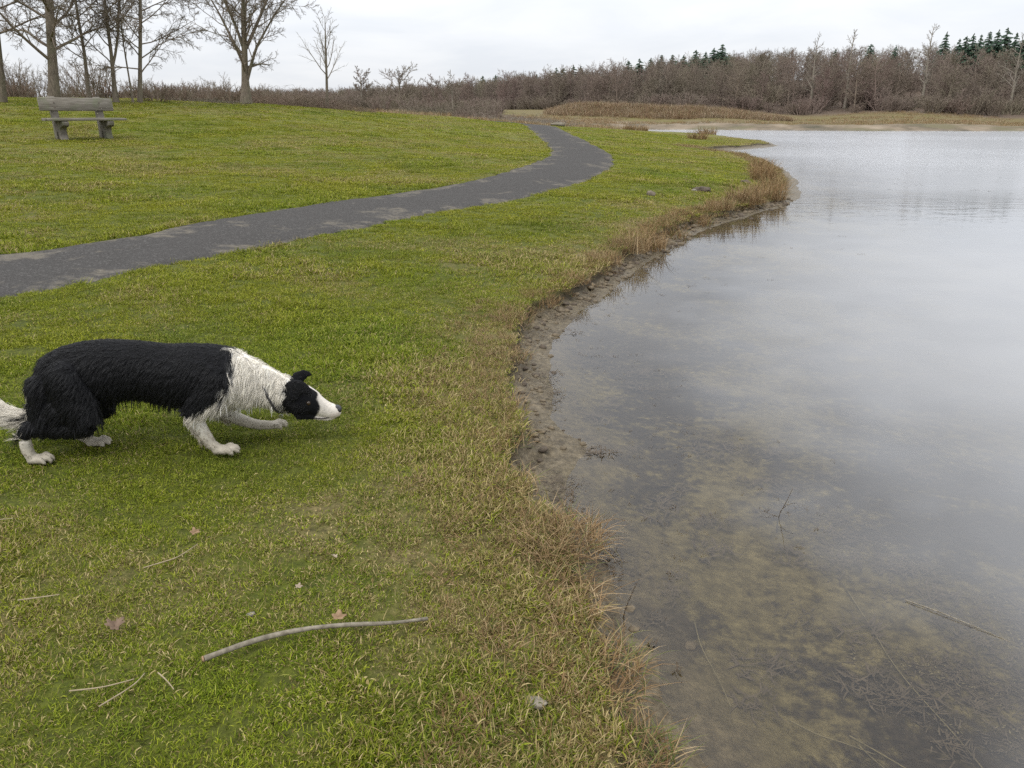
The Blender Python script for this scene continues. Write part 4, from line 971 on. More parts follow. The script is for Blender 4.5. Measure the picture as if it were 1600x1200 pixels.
def build_dog():
    rs = np.random.default_rng(91)
    gz = ground_at(*DOG)
    root = empty('dog', (DOG[0], DOG[1], gz+.012), R(7))
    tag(root, 'wet black and white dog crouching low and stalking toward the water', 'dog')
    parts = [
     # trunk, neck
     [(-.575, 0, .255, .05, .055), (-.52, 0, .268, .082, .098), (-.44, 0, .300, .100, .117), (-.32, 0, .320, .103, .116), (-.19, 0, .322, .092, .108), (-.06, 0, .300, .104, .112), (.05, 0, .289, .115, .121), (.14, 0, .278, .113, .120), (.215, 0, .264, .096, .108), (.285, .004, .250, .075, .082), (.35, .006, .229, .063, .069), (.41, .006, .210, .060, .066)],
     # head
     [(.395, .006, .205, .056, .062), (.435, .006, .203, .060, .066), (.475, .006, .190, .050, .056), (.505, .006, .173, .036, .043), (.540, .006, .156, .028, .035), (.568, .006, .149, .024, .031), (.582, .006, .148, .019, .024)],
     [(.46, .006, .205, .040, .030), (.49, .006, .197, .032, .024), (.505, .006, .190, .022, .016)],                         # brow
     [(.43, .006, .150, .036, .030), (.49, .006, .132, .022, .016), (.535, .006, .123, .017, .013), (.560, .006, .122, .013, .010)],                         # jaw
     # ears
     [(.398, -.040, .235, .016, .030), (.420, -.056, .262, .012, .036), (.447, -.066, .277, .009, .032), (.476, -.072, .268, .007, .022), (.492, -.074, .250, .005, .010)],
     [(.402, .044, .240, .016, .028), (.420, .056, .266, .010, .028), (.443, .063, .283, .007, .023), (.463, .066, .287, .005, .015), (.478, .067, .282, .004, .006)],
     # near foreleg
     [(.165, -.070, .285, .052, .085), (.115, -.085, .235, .050, .070), (.055, -.093, .180, .042, .044), (.050, -.095, .150, .036, .036), (.068, -.095, .105, .025, .029), (.088, -.095, .062, .022, .025), (.100, -.095, .040, .021, .022), (.125, -.095, .020, .022, .017)],
     # far foreleg, lifted
     [(.175, .070, .27, .052, .080), (.125, .085, .20, .046, .060), (.095, .090, .120, .036, .038), (.135, .092, .083, .026, .028), (.195, .095, .050, .022, .023), (.235, .095, .036, .020, .020), (.285, .095, .030, .021, .018)],
     # near hind leg
     [(-.450, -.055, .310, .068, .105), (-.425, -.080, .240, .066, .110), (-.385, -.095, .180, .056, .080), (-.375, -.100, .155, .048, .052), (-.430, -.100, .138, .040, .042), (-.520, -.098, .137, .033, .036), (-.592, -.098, .138, .024, .028), (-.618, -.100, .105, .020, .024), (-.622, -.102, .060, .020, .023), (-.610, -.104, .026, .022, .020)],
     [(-.51, -.045, .27, .065, .080), (-.535, -.065, .20, .052, .058), (-.555, -.082, .150, .036, .040), (-.580, -.092, .128, .024, .028)],
     [(-.45, -.085, .20, .058, .075), (-.50, -.088, .165, .046, .055), (-.54, -.092, .14, .036, .042)],
     # far hind leg, set forward
     [(-.440, .055, .300, .066, .100), (-.400, .080, .220, .060, .095), (-.385, .090, .160, .050, .058), (-.450, .075, .120, .036, .040), (-.520, .055, .095, .026, .030), (-.500, .045, .062, .021, .024), (-.455, .040, .034, .020, .021), (-.435, .040, .022, .021, .018)],
     # tail
     [(-.545, 0, .270, .036, .040), (-.590, -.005, .215, .030, .032), (-.615, -.01, .165, .026, .028), (-.660, -.01, .148, .024, .026), (-.720, -.008, .158, .024, .026), (-.790, 0, .185, .020, .022), (-.850, .0, .215, .010, .010)],
    ]
    parts += paw(.130, -.095, .002)+paw(.288, .095, .018, 0, .95, .06)+paw(-.600, -.104, .004)+paw(-.430, .040, .002, .05)
    g = Geo()
    for p in parts: g.add(*loft(p))
    me0 = fix_normals(g.mesh('dog_parts'))
    tmp = bpy.data.objects.new('tmp', me0); col.objects.link(tmp)
    rm = tmp.modifiers.new('r', 'REMESH'); rm.mode = 'VOXEL'; rm.voxel_size = .0040; rm.use_smooth_shade = True
    sm = tmp.modifiers.new('s', 'SMOOTH'); sm.iterations = 4; sm.factor = .5
    dg = bpy.context.evaluated_depsgraph_get(); dg.update()
    me = bpy.data.meshes.new_from_object(tmp.evaluated_get(dg), depsgraph=dg)
    bpy.data.objects.remove(tmp)
    n = len(me.vertices); V = np.empty(n*3, np.float32); me.vertices.foreach_get('co', V); V = V.reshape(-1, 3).astype(float)
    def deform(P):
        """crouch: hindquarters drawn in, head carried low"""
        P = np.array(P, float); x = P[..., 0]; z = P[..., 2]
        nz = z-np.interp(x, [.18, .30, .42, .60], [0, .012, .033, .037])*sstep(.06, .13, z+.0*x+.06*(x > .38))
        nx = np.where(x < .1, .1+(x-.1)*.905, np.where(x > .4, .4+(x-.4)*.93, x))
        P[..., 0] = nx; P[..., 2] = nz; return P
    # coat pattern -------------------------------------------------------
    def pattern(P):
        """colour of the coat at points of the body"""
        x, y, z = P.T; w = (vnoise(x*70+7, (z+y)*70, 5)-.5)*.030; w2 = (vnoise(x*22+3, (z+y)*22, 8)-.5)*.035
        white = np.zeros(len(P))
        edge = np.interp(z, [.06, .13, .16, .185, .22, .30, .42], [.0, .0, .03, .085, .16, .204, .215])
        white = np.maximum(white, sstep(-.006, .006, x-edge+w+w2)*(x > -.05))                  # collar, chest
        ear = (z > .245+.0*x) & (np.abs(y) > .032) & (x > .38)
        hb = np.interp(z, [.10, .15, .20, .25, .30], [.392, .382, .372, .384, .40])
        head = sstep(-.004, .004, x-hb+w*.5)
        white = white*(1-head)
        mz = np.interp(z, [.11, .14, .17, .20, .24], [.486, .496, .510, .515, .509])
        muzzle = sstep(-.004, .004, x-mz+w*.55)
        blaze = (x > .455) & (x < .53) & (np.abs(y-.006) < .007) & (z > .19)
        white = np.maximum(white, np.maximum(muzzle, blaze*1.0)*head)
        white = np.where(ear, 0, white)
        white = np.where((x < .14) & (x > -.08) & (z < .168+w), 1, white)                       # near foreleg
        white = np.where((x < -.632+w*2) & (z > .09), 1, white)                                             # tail tip
        white = np.where((x < -.565) & (z < .108+w) & (x > -.67), 1, white); white = np.where((x < -.48) & (y < -.05) & (z < .05), 1, white)                     # hind foot
        white = np.where((y > -.02) & (x > -.54) & (x < -.30) & (z < .085+w), 1, white)
        white = np.where((np.abs(x+.47) < .012) & (y > 0) & (z < .06) & (z > .035), .1, white)
        dirt = (1-sstep(.03, .20, z))*.75+.25*(1-sstep(.15, .30, z)); dirt = np.where(x > .47, .15, dirt); dirt = np.where(x < -.6, dirt*.3*(x < -.66)+dirt*(x >= -.66), dirt)
        cw = np.array([.80, .775, .72])*(1-dirt[:, None])+np.array([.36, .325, .265])*dirt[:, None]
        pink = ((x > .555) & (z < .15))[:, None]*.25; cw = cw*(1-pink)+np.array([.55, .42, .38])*pink
        mzl = (x > .475)[:, None]; cw = np.where(mzl, cw*np.array([.80, .765, .73]), cw)
        fr = ((x > .50) & (vnoise(x*420, (z+y)*420, 15) > .86))[:, None]*.35; cw = cw*(1-fr)+np.array([.12, .10, .10])*fr
        cb = np.array([.0105, .0105, .0115])
        return cb+(cw-cb)*white[:, None], white
    C, wh = pattern(V); attr(me, 'coat', 'FLOAT_COLOR', np.c_[C, np.ones(n)])
    t = NT('short_coat'); c = t.attr('coat', out='Color'); p = t.n('ShaderNodeTexCoord').outputs['Object']
    t.pbr(t.mix(.25, c, t.mix(1., c, t.ramp(t.noise(p, 90, 4), (.3, (.5, .5, .5)), (.7, (1.3, 1.3, 1.3))), 'MULTIPLY')), .7, .04, t.bump(t.noise(p, 160, 3), .3, .003))
    me.materials.clear(); me.materials.append(t.m)
    me.polygons.foreach_set('use_smooth', np.ones(len(me.polygons), bool))
    V2 = deform(V); me.vertices.foreach_set('co', V2.astype(np.float32).ravel()); me.update()
    obj('body', me, None, root)
    # fur ----------------------------------------------------------------
    me.calc_loop_triangles(); nt = len(me.loop_triangles); tri = np.empty(nt*3, np.int32); me.loop_triangles.foreach_get('vertices', tri); tri = tri.reshape(-1, 3)
    A, B, Cc = V[tri[:, 0]], V[tri[:, 1]], V[tri[:, 2]]; nr = np.cross(B-A, Cc-A); ar = np.linalg.norm(nr, axis=1)/2; nr = nrm(nr)
    nv = np.empty(n*3, np.float32); me.vertices.foreach_get('normal', nv); nv = nv.reshape(-1, 3)
    def fur_len(P, N):
        x, y, z = P.T
        L = np.full(len(P), .027)
        L = np.where(N[:, 2] < -.2, .036, L); L = np.where(N[:, 2] > .7, .020, L)
        L = np.where((x > .19) & (x < .40), np.where(z < .22, .026, .034), L)
        L = np.where((x < -.50) & (z > .13), .034, L)
        L = np.where((x < -.35) & (z > .08) & (z < .15), .018, L)
        head = x > np.interp(z, [.10, .20, .30], [.385, .375, .395]); L = np.where(head, .009, L); L = np.where(x > .47, .0045, L)
        L = np.where(head & (z > .245), .010, L)
        leg = ((x < .135) & (x > -.02) & (z < .165)); L = np.where(leg, np.where((N[:, 0] < -.3) & (z > .06), .024, .009), L)
        L = np.where((x > .13) & (x < .37) & (y > .06) & (z < .125), .007, L)
        L = np.where((x < -.57) & (x > -.68) & (z < .110), .007, L); L = np.where((x < -.30) & (x > -.56) & (z < .085), .007, L)
        L = np.where(z < .035, .0045, L)
        L = np.where((x < -.635) & (z > .10), .060, L); L = np.where((x < -.64) & (z <= .10), .006, L)
        return L
    def flow(P, N):
        x, y, z = P.T
        f = np.stack([np.full(len(P), -.75), .0*x, np.full(len(P), -.65)], -1)
        f[N[:, 2] > .6] = (-1, 0, -.15)
        nk = (x > .19) & (x < .40); f[nk] = (-.45, 0, -.9)
        th = (x < -.33) & (z < .34); f[th] = (-.8, 0, -.6)
        rl = (x < -.50); f[rl] = (-.45, 0, -.9)
        hd = x > .39; f[hd] = (-1, 0, -.1)
        lg = (z < .165) & (x > -.02) & (x < .14); f[lg] = (-.25, 0, -1)
        tl = (x < -.62) & (z > .10); f[tl] = (-1, 0, .12)
        lw = z < .085; f[lw] = (-.05, 0, -1)
        f[:, 1] += np.sign(y)*.10
        return nrm(f)
    CL = Geo(); pos_all = []; rad_all = []; col_all = []
    n_clump = 15000; per = 8; K = 5
    cdf = np.cumsum(ar); pick = np.searchsorted(cdf, rs.uniform(0, cdf[-1], n_clump)); u, v = rs.uniform(0, 1, (2, n_clump)); m = u+v > 1; u[m] = 1-u[m]; v[m] = 1-v[m]
    CP = A[pick]+(B-A)[pick]*u[:, None]+(Cc-A)[pick]*v[:, None]; CN = nrm(nv[tri[pick]].mean(1)) if False else nr[pick]
    CLn = fur_len(CP, CN)*rs.uniform(.75, 1.3, n_clump); CF = flow(CP, CN)
    CF = nrm(CF+rs.normal(0, .11, (n_clump, 3))+.10*np.stack([np.sin(CP[:, 0]*37+CP[:, 2]*21), np.cos(CP[:, 0]*29), np.sin(CP[:, 2]*43+CP[:, 0]*11)], -1))
    CT = nrm(CF-(CF*CN).sum(1, keepdims=True)*CN)                                  # lie along the skin
    # strands around each clump
    M = n_clump*per; ci = np.repeat(np.arange(n_clump), per)
    spread = np.clip(CLn*.15, .0016, .0050)[ci]*np.where((CP[:, 0] > .17) & (CP[:, 0] < .39), 1.5, 1.)[ci]
    side = np.cross(CN, CT)
    o1, o2 = rs.normal(0, 1, (2, M)); off = CT[ci]*(o1*spread)[:, None]+side[ci]*(o2*spread)[:, None]
    rootp = CP[ci]+off-CN[ci]*.0015
    L = CLn[ci]*rs.uniform(.7, 1.12, M); N_ = CN[ci]; T_ = nrm(CT[ci]+rs.normal(0, .06, (M, 3)))
    lift = np.where(L < .012, .25, rs.uniform(.10, .34, M)); lift = np.where(CP[ci][:, 0] < -.64, .30, lift)
    s = np.linspace(0, 1, K)
    X = []
    droop = np.where((CP[ci][:, 0] < -.64), .0, .32)
    gather = np.clip((L-.012)/.02, 0, 1)*np.where(CP[ci][:, 0] > .17, .92, .80); ph = rs.uniform(0, 6.28, n_clump)[ci]
    for q in s:
        p = rootp+T_*(L*q)[:, None]+N_*(L*lift*math.sin(min(q*1.8, 1.57)))[:, None]
        p = p+np.array([0, 0, -1.])*(L*droop*q*q)[:, None]-off*(gather*q**.8)[:, None]+side[ci]*(L*.045*q*np.sin(q*6.0+ph))[:, None]
        X.append(p)
    X = np.stack(X, 1)
    rr = np.where(L < .012, .00040, .00055)*rs.uniform(.7, 1.2, M)
    Rr = rr[:, None]*np.array([1, .95, .8, .55, .15])
    cc, wcl = pattern(CP); shade = np.where(wcl > .5, rs.uniform(.66, 1.10, n_clump), rs.uniform(.7, 1.25, n_clump))[:, None]*np.where((wcl > .5)[:, None], np.array([1., .965, .90]), 1.); cc = np.clip(cc*shade, 0, .85)[ci]*rs.uniform(.94, 1.05, M)[:, None]
    keep = ~((CP[ci][:, 0] > .566) & (CP[ci][:, 2] > .135)); X, Rr, cc = X[keep], Rr[keep], cc[keep]; M = len(X)
    # long wet wisps hanging from belly, thighs and elbows
    nw = 330; cand = np.where((CLn > .026) & (CP[:, 2] < .235) & (CP[:, 2] > .085) & (CP[:, 0] > -.62) & (CP[:, 0] < .36) & (CN[:, 2] < .25))[0]
    wi = rs.choice(cand, nw); per_w = 5; wi = np.repeat(wi, per_w); nW = len(wi); wl = np.repeat(rs.uniform(.022, .050, nw), per_w)*rs.uniform(.85, 1.1, nW)
    wd = nrm(np.repeat(rs.normal(0, .22, (nw, 3)), per_w, 0)+np.array([-.25, 0, -1.])+CN[wi]*.25); wo = rs.normal(0, .0022, (nW, 3))
    Xw = np.stack([CP[wi]+wo*(1-.85*q)+wd*(wl*q)[:, None]+np.array([0, 0, -.012])*q*q for q in s], 1)
    Xw[..., 2] = np.maximum(Xw[..., 2], .075)
    X = np.concatenate([X, Xw]); Rr = np.concatenate([Rr, np.tile(np.array([.0007, .0007, .0006, .0004, .0001]), (nW, 1))]); cc = np.concatenate([cc, np.clip(pattern(CP[wi])[0]*.8, 0, .8)]); M = len(X)
    X = deform(X)
    hc = bpy.data.hair_curves.new('fur'); hc.add_curves([K]*M)
    hc.position_data.foreach_set('vector', X.astype(np.float32).ravel())
    ra = hc.attributes.get('radius') or hc.attributes.new('radius', 'FLOAT', 'POINT'); ra.data.foreach_set('value', Rr.astype(np.float32).ravel())
    ca = hc.attributes.new('coat', 'FLOAT_COLOR', 'CURVE'); ca.data.foreach_set('color', np.c_[cc, np.ones(M)].astype(np.float32).ravel())
    t = NT('wet_fur'); t.pbr(t.attr('coat', out='Color'), .38, .24); hc.materials.append(t.m)
    obj('fur', hc, None, root)
    # eyes, nose, mouth, collar ------------------------------------------
    def ball(c, r, sx=1, sy=1, sz=1, k=12):
        a = np.linspace(0, np.pi, k); b = np.arange(2*k)*np.pi/k
        P = np.stack([np.outer(np.sin(a), np.cos(b))*sx, np.outer(np.sin(a), np.sin(b))*sy, np.outer(np.cos(a), np.ones(2*k))*sz], -1)*r+np.array(c)
        i, j = np.meshgrid(np.arange(k-1), np.arange(2*k), indexing='ij'); j2 = (j+1) % (2*k); w = 2*k
        return P.reshape(-1, 3), np.stack([i*w+j, (i+1)*w+j, (i+1)*w+j2, i*w+j2], -1).reshape(-1, 4)
    from mathutils.bvhtree import BVHTree
    bvh = BVHTree.FromPolygons([tuple(v) for v in V], [tuple(q) for q in tri])
    def BV(o, d):
        r = bvh.ray_cast(Vector(o), Vector(d)); return r[0] is not None, r[0], r[1], r[2]
    def dmesh(m_):
        q = np.empty(len(m_.vertices)*3, np.float32); m_.vertices.foreach_get('co', q); m_.vertices.foreach_set('co', deform(q.reshape(-1, 3)).astype(np.float32).ravel()); m_.update(); return m_
    te = NT('dark_amber_eye'); te.pbr((.035, .021, .011), .06, .5); tn = NT('black_wet_nose'); pp = tn.n('ShaderNodeTexCoord').outputs['Object']; tn.pbr((.02, .02, .023), .35, .5, tn.bump(tn.vor(pp, 700), .5, .001))
    for sy in (-1, 1):
        hit, loc, _, _ = BV((.474, sy*.3, .203), (0, -sy, 0)); ey = loc[1] if hit else sy*.045
        e = obj('eye', dmesh(Geo().add(*ball((.474, ey-sy*.0042, .203), .0092)).mesh('eye')), te.m, root)
    ng = Geo().add(*ball((.592, .006, .157), .0150, .8, 1.1, 1.0)).add(*ball((.585, .006, .167), .0125, 1.0, 1.1, .65)); obj('nose', dmesh(ng.mesh('nose')), tn.m, root)
    tm = NT('dark_lip'); tm.pbr((.03, .022, .022), .45, .4)
    lip = np.array([(.485, -.0215, .131), (.505, -.0215, .1275), (.525, -.0205, .1255), (.545, -.0185, .129), (.562, -.0145, .132)])
    for sy in (-1, 1):
        P = spline(lip*[1, -sy, 1]+[0, .006, 0] if sy > 0 else lip+[0, .006, 0], 10); obj('lip', dmesh(raw_mesh('lip', *tubes(P[None], np.full((1, 10), .0022), 6)[:2])), tm.m, root)
    tc = NT('worn_leather_collar'); tc.pbr((.03, .028, .03), .5, .4)
    a = np.linspace(0, 2*np.pi, 40); cx, cz, ty = .325, .228, .35
    ring = np.stack([cx-np.sin(a)*.078*ty, .006+np.cos(a)*.076, cz+np.sin(a)*.084], -1)
    V1, Q1, _ = tubes(ring[None], np.full((1, 40), .0060), 8); co = obj('collar', dmesh(raw_mesh('collar', V1, Q1)), tc.m, root)
    tg = NT('steel_tag'); x = tg.pbr((.45, .45, .46), .3, .5, done=False); x.node.inputs['Metallic'].default_value = 1; tg.l(x, tg.out.inputs[0])
    aa = np.arange(16)*2*np.pi/16; disc = np.concatenate([np.stack([.352+np.cos(aa)*.010, np.full(16, .006+yy), .118+np.sin(aa)*.012], -1) for yy in (-.0012, .0012)])
    Qd = [(i, (i+1) % 16, 16+(i+1) % 16, 16+i) for i in range(16)]; dm = bpy.data.meshes.new('tag'); dm.from_pydata([tuple(p) for p in disc], [], [list(q) for q in Qd]+[list(range(15, -1, -1)), list(range(16, 32))])
    obj('collar_tag', dmesh(dm), tg.m, co)
build_dog()
# ------------------------------------------------------------------ bench
def m_oldwood():
    t = NT('weathered_grey_plank'); p = t.n('ShaderNodeTexCoord').outputs['Object']
    mp = t.n('ShaderNodeMapping'); mp.inputs['Scale'].default_value = (.6, 9, 9); t.l(p, mp.inputs['Vector']); n = t.noise(mp.outputs[0], 5, 6, .6); n2 = t.noise(p, 4, 4)
    c = t.ramp(n, (.3, (.085, .073, .058)), (.55, (.18, .162, .135)), (.75, (.28, .26, .225))); c = t.mix(t.math('MULTIPLY', t.rng(n2, .5, .68), .5), c, (.13, .145, .085))
    t.pbr(c, .85, .2, t.bump(n, .5, .006)); return t.m
def m_concrete():
    t = NT('mossy_concrete'); p = t.n('ShaderNodeTexCoord').outputs['Object']
    n = t.noise(p, 9, 6, .65); c = t.ramp(n, (.3, (.085, .075, .06)), (.7, (.21, .19, .16))); c = t.mix(t.math('MULTIPLY', t.rng(t.noise(p, 3, 4), .48, .66), .55), c, (.12, .13, .07))
    t.pbr(c, .9, .2, t.bump(t.noise(p, 60, 4), .5, .006)); return t.m
def build_bench():
    x, y = -9.36, 17.70; root = empty('park_bench', (x, y, ground_at(x, y)-.02), R(47))
    tag(root, 'weathered wooden park bench on two concrete supports facing the lake', 'bench')
    wood, conc, steel = m_oldwood(), m_concrete(), NT('rusty_bolt'); steel.pbr((.10, .075, .06), .6, .4)
    # side outline of a support (y forward is negative, z up): upright leaning back, arm under the seat, curved front foot
    prof = [(.13, 0), (.285, .0), (.275, .30), (.345, .88), (.31, .905), (.235, .895), (.195, .60), (.165, .405), (-.31, .405), (-.335, .375), (-.325, .315), (-.27, .285), (-.16, .27), (-.115, .22), (-.12, .12), (-.17, .0), (-.01, 0), (.025, .10), (.035, .17), (.065, .20), (.095, .17), (.115, .10)]
    for sx in (-.46, .46):
        V, Q, a, b = prism(prof, sx-.07, sx+.07)
        me = bpy.data.meshes.new('support'); me.from_pydata([tuple(v) for v in V], [], [list(q) for q in Q]+[a[::-1], b]); fix_normals(me)
        o = obj('support', me, conc, root); bv = o.modifiers.new('b', 'BEVEL'); bv.width = .012; bv.segments = 2; bv.limit_method = 'ANGLE'
        for zz in (.68, .78):
            P = np.array([[(sx, .222, zz), (sx, .158, zz-.004)]]); obj('bolt', raw_mesh('bolt', *tubes(P, np.full((1, 2), .013), 8, True), smooth=False), steel.m, o)
    def plank(name, L, w, th, loc, rx, seed):
        rs = np.random.default_rng(seed); V, Q, T = box(0, 0, 0, L, th, w, .008); V = V+rs.normal(0, .0025, V.shape); me = raw_mesh(name, V, Q, T, False); fix_normals(me); return obj(name, me, wood, root, loc, (rx, 0, 0))
    plank('backrest', 1.50, .27, .05, (0.0, .196, .745), R(-6), 1)
    plank('seat', 1.56, .235, .055, (.03, -.220, .436), R(90), 2); plank('seat', 1.54, .235, .055, (.0, .025, .436), R(90), 3)
build_bench()

# ------------------------------------------------------------------ sticks, twigs and leaves on the grass
def m_stick(name, a, b, rough=.8):
    t = NT(name); p = t.n('ShaderNodeTexCoord').outputs['Object']; n = t.noise(p, 60, 5, .65); n2 = t.noise(p, 9, 4)
    c = t.ramp(n, (.3, a), (.7, b)); c = t.mix(t.rng(n2, .55, .68, 0, .6), c, tuple(q*.55 for q in a)); t.pbr(c, rough, .25, t.bump(n, .5, .003)); return t.m
MAT_STICK = m_stick('bleached_bark', (.10, .085, .06), (.25, .22, .17)); MAT_STRAW = m_stick('dry_stem', (.19, .15, .09), (.33, .27, .18)); MAT_DARKSTICK = m_stick('waterlogged_stem', (.055, .042, .03), (.12, .095, .07)); MAT_SUBM = m_stick('silted_stem', (.12, .10, .06), (.22, .19, .115))
MAT_CUT = m_stick('broken_wood', (.20, .12, .065), (.30, .20, .12))
def twig(name, pts, r0, r1, mat, label, cat='twig', group=None, lift=.012, sides=8, absolute=False, seed=0, branches=()):
    """pts in world metres; x,y lie on the ground unless absolute"""
    P = np.array(pts, float)
    if not absolute: P = np.c_[P, np.maximum(terrain(P[:, 0], P[:, 1]), -9)+lift]
    b = P[0].copy(); Q = spline(P-b, 14); rs = np.random.default_rng(seed+5); rad = np.linspace(r0, r1, 14)*(1+rs.normal(0, .07, 14))
    g = Geo().add(*tubes(Q[None], rad[None], sides, True))
    for br in branches:
        B = spline(np.array(br, float)-b, 8); g.add(*tubes(B[None], np.linspace(r1*1.1, r1*.5, 8)[None], 5, True))
    o = obj(name, g.mesh(name), mat, None, tuple(b)); tag(o, label, cat, group); return o
st = twig('stick', [(-0.738, 1.518), (-0.648, 1.591), (-0.541, 1.64), (-0.432, 1.669), (-0.32, 1.698), (-0.226, 1.734)], .0076, .0045, MAT_STICK, 'thick pale barked stick lying in the near grass', 'stick', lift=.032)
tw = Geo().add(*tubes(np.array([[(-.004, -.002, -.0004), (.0, 0, 0.0)]]), np.array([[.0072, .0079]]), 10, True)); obj('broken_end', tw.mesh('broken_end'), MAT_CUT, st)
TW = 'dry twigs in the grass'
twig('twig', [(-1.72, 2.13), (-1.66, 2.15), (-1.585, 2.16)], .0021, .0013, MAT_STRAW, 'short pale twig near the left edge below the dog', group=TW, lift=.028)
twig('twig', [(-1.055, 1.90), (-1.0, 1.955), (-.985, 1.975), (-.96, 2.05)], .0021, .0012, MAT_STRAW, 'crooked dry twig below the brown curled leaf', group=TW, lift=.028)
twig('twig', [(-1.31, 1.73), (-1.25, 1.755), (-1.22, 1.765)], .0021, .0013, MAT_STRAW, 'short twig beside the dark crumpled leaf', group=TW, lift=.026)
twig('twig', [(-.985, 1.385), (-.925, 1.40), (-.89, 1.42), (-.865, 1.435)], .0019, .0012, MAT_STRAW, 'straight stalk of the crossed dry stalks left of the stick end', group=TW, lift=.03)
twig('twig', [(-.90, 1.345), (-.875, 1.385), (-.855, 1.42), (-.85, 1.455)], .0019, .0012, MAT_STRAW, 'curved stalk of the crossed dry stalks left of the stick end', group=TW, lift=.03)
twig('twig', [(-.822, 1.46), (-.79, 1.435), (-.765, 1.41)], .0019, .0012, MAT_STRAW, 'short dry stalk just below the stick end', group=TW, lift=.03)
def leaf(x, y, s, rz, tilt, mat, label, seed, lobes=5):
    """lobed dry leaf, folded along its midrib and curled"""
    rs = np.random.default_rng(seed); n = 26; a = np.linspace(0, 2*np.pi, n, endpoint=False)
    r = s*(.55+.45*np.abs(np.cos(a*lobes/2))**1.5)*(1-.35*np.abs(np.sin(a/2))**6)*rs.uniform(.85, 1.1, n)
    rings = []
    for f in (.0, .35, .7, 1.0):
        xx = r*f*np.cos(a); yy = r*f*np.sin(a)*.8; zz = .55*np.abs(yy)*(.6+.4*f)+.35*(xx**2)/s*np.sin(a*1.3)+rs.normal(0, .012*s, n)*f; rings.append(np.stack([xx, yy, zz], -1))
    V = np.concatenate(rings); k, j = np.meshgrid(np.arange(3), np.arange(n), indexing='ij'); j2 = (j+1) % n
    Q = np.stack([k*n+j, k*n+j2, (k+1)*n+j2, (k+1)*n+j], -1).reshape(-1, 4)
    me = raw_mesh('leaf', V, Q); o = obj('fallen_leaf', me, mat, None, (x, y, ground_at(x, y)+.030), (tilt, .15, rz))
    so = o.modifiers.new('thick', 'SOLIDIFY'); so.thickness = .0008
    tag(o, label, 'leaf', 'dead leaves in the grass'); return o
ML1 = m_stick('brown_leaf', (.14, .085, .045), (.27, .18, .105), .7); ML2 = m_stick('dark_leaf', (.08, .05, .032), (.17, .115, .075), .7); ML3 = m_stick('pale_leaf', (.20, .155, .11), (.32, .26, .19), .7)
leaf(-.458, 1.700, .025, .4, .2, ML1, 'tan lobed leaf touching the far side of the stick', 1)
leaf(-.995, 2.115, .022, 1.1, .3, ML1, 'brown curled leaf alone in the grass above the crooked twig', 2)
leaf(-1.005, 1.63, .036, 2.0, .1, ML2, 'dark crumpled leaf left of the stick', 3, 7)
leaf(-.595, 1.83, .014, .3, .2, ML3, 'tiny pale leaf above the stick, nearer one', 4)
leaf(-.53, 1.995, .014, 2.2, .3, ML3, 'tiny pale leaf above the stick, farther one', 5)
def clod(name, x, y, s, mat, label, cat, seed, group=None, sink=.35, flat=.6):
    rs = np.random.default_rng(seed); k = 12; a = np.linspace(.0, np.pi, k); b = np.arange(2*k)*np.pi/k
    D = np.stack([np.outer(np.sin(a), np.cos(b)), np.outer(np.sin(a), np.sin(b)), np.outer(np.cos(a), np.ones(2*k))], -1)
    f = 1+.9*(fbm(D[..., 0]*2.2+seed, D[..., 1]*2.2+D[..., 2]*3, seed, 4)-.5); P = D*f[..., None]*s*np.array([1.2, .9, flat])
    i, j = np.meshgrid(np.arange(k-1), np.arange(2*k), indexing='ij'); j2 = (j+1) % (2*k); w = 2*k
    o = obj(name, raw_mesh(name, P.reshape(-1, 3), np.stack([i*w+j, (i+1)*w+j, (i+1)*w+j2, i*w+j2], -1).reshape(-1, 4)), mat, None, (x, y, ground_at(x, y)+s*flat*(1-2*sink)), (0, 0, seed)); tag(o, label, cat, group); return o
MAT_MUDCLOD = m_stick('grey_brown_mud_clod', (.06, .047, .030), (.18, .142, .094), .8); MAT_EARTH = m_stick('dark_crumbly_earth', (.045, .035, .026), (.12, .095, .07), .95); MAT_STONE = m_stick('grey_stone', (.12, .105, .085), (.23, .21, .175))
clod('earth_clod', 3.22, 13.35, .12, MAT_EARTH, 'dark earth clod on the turf near the point', 'clod', 3, flat=.5)
clod('earth_clod', 3.06, 13.25, .05, MAT_STONE, 'small pale lump against the dark clod near the point', 'clod', 4, flat=.5)
clod('molehill', 4.6, 15.6, .10, MAT_EARTH, 'small dark mound behind the tussocks at the point', 'molehill', 5, flat=.5)
clod('bark_piece', .055, 1.50, .022, MAT_STICK, 'pale flat bark piece in the grass by the water edge', 'bark', 6, flat=.35)
clod('stone', -.70, 1.735, .010, MAT_STONE, 'small grey stone half hidden in the turf above the stick', 'stone', 7)
twig('driftwood', [(2.9, 45.6), (2.6, 46.6), (2.3, 47.2)], .12, .07, MAT_STICK, 'pale bleached log beside the end of the footpath', 'log', lift=.12)
clod('tree_stump', 2.15, 12.2, .06, MAT_BARK, 'reddish broken stub in the turf before the far bank', 'stump', 9, flat=.9)

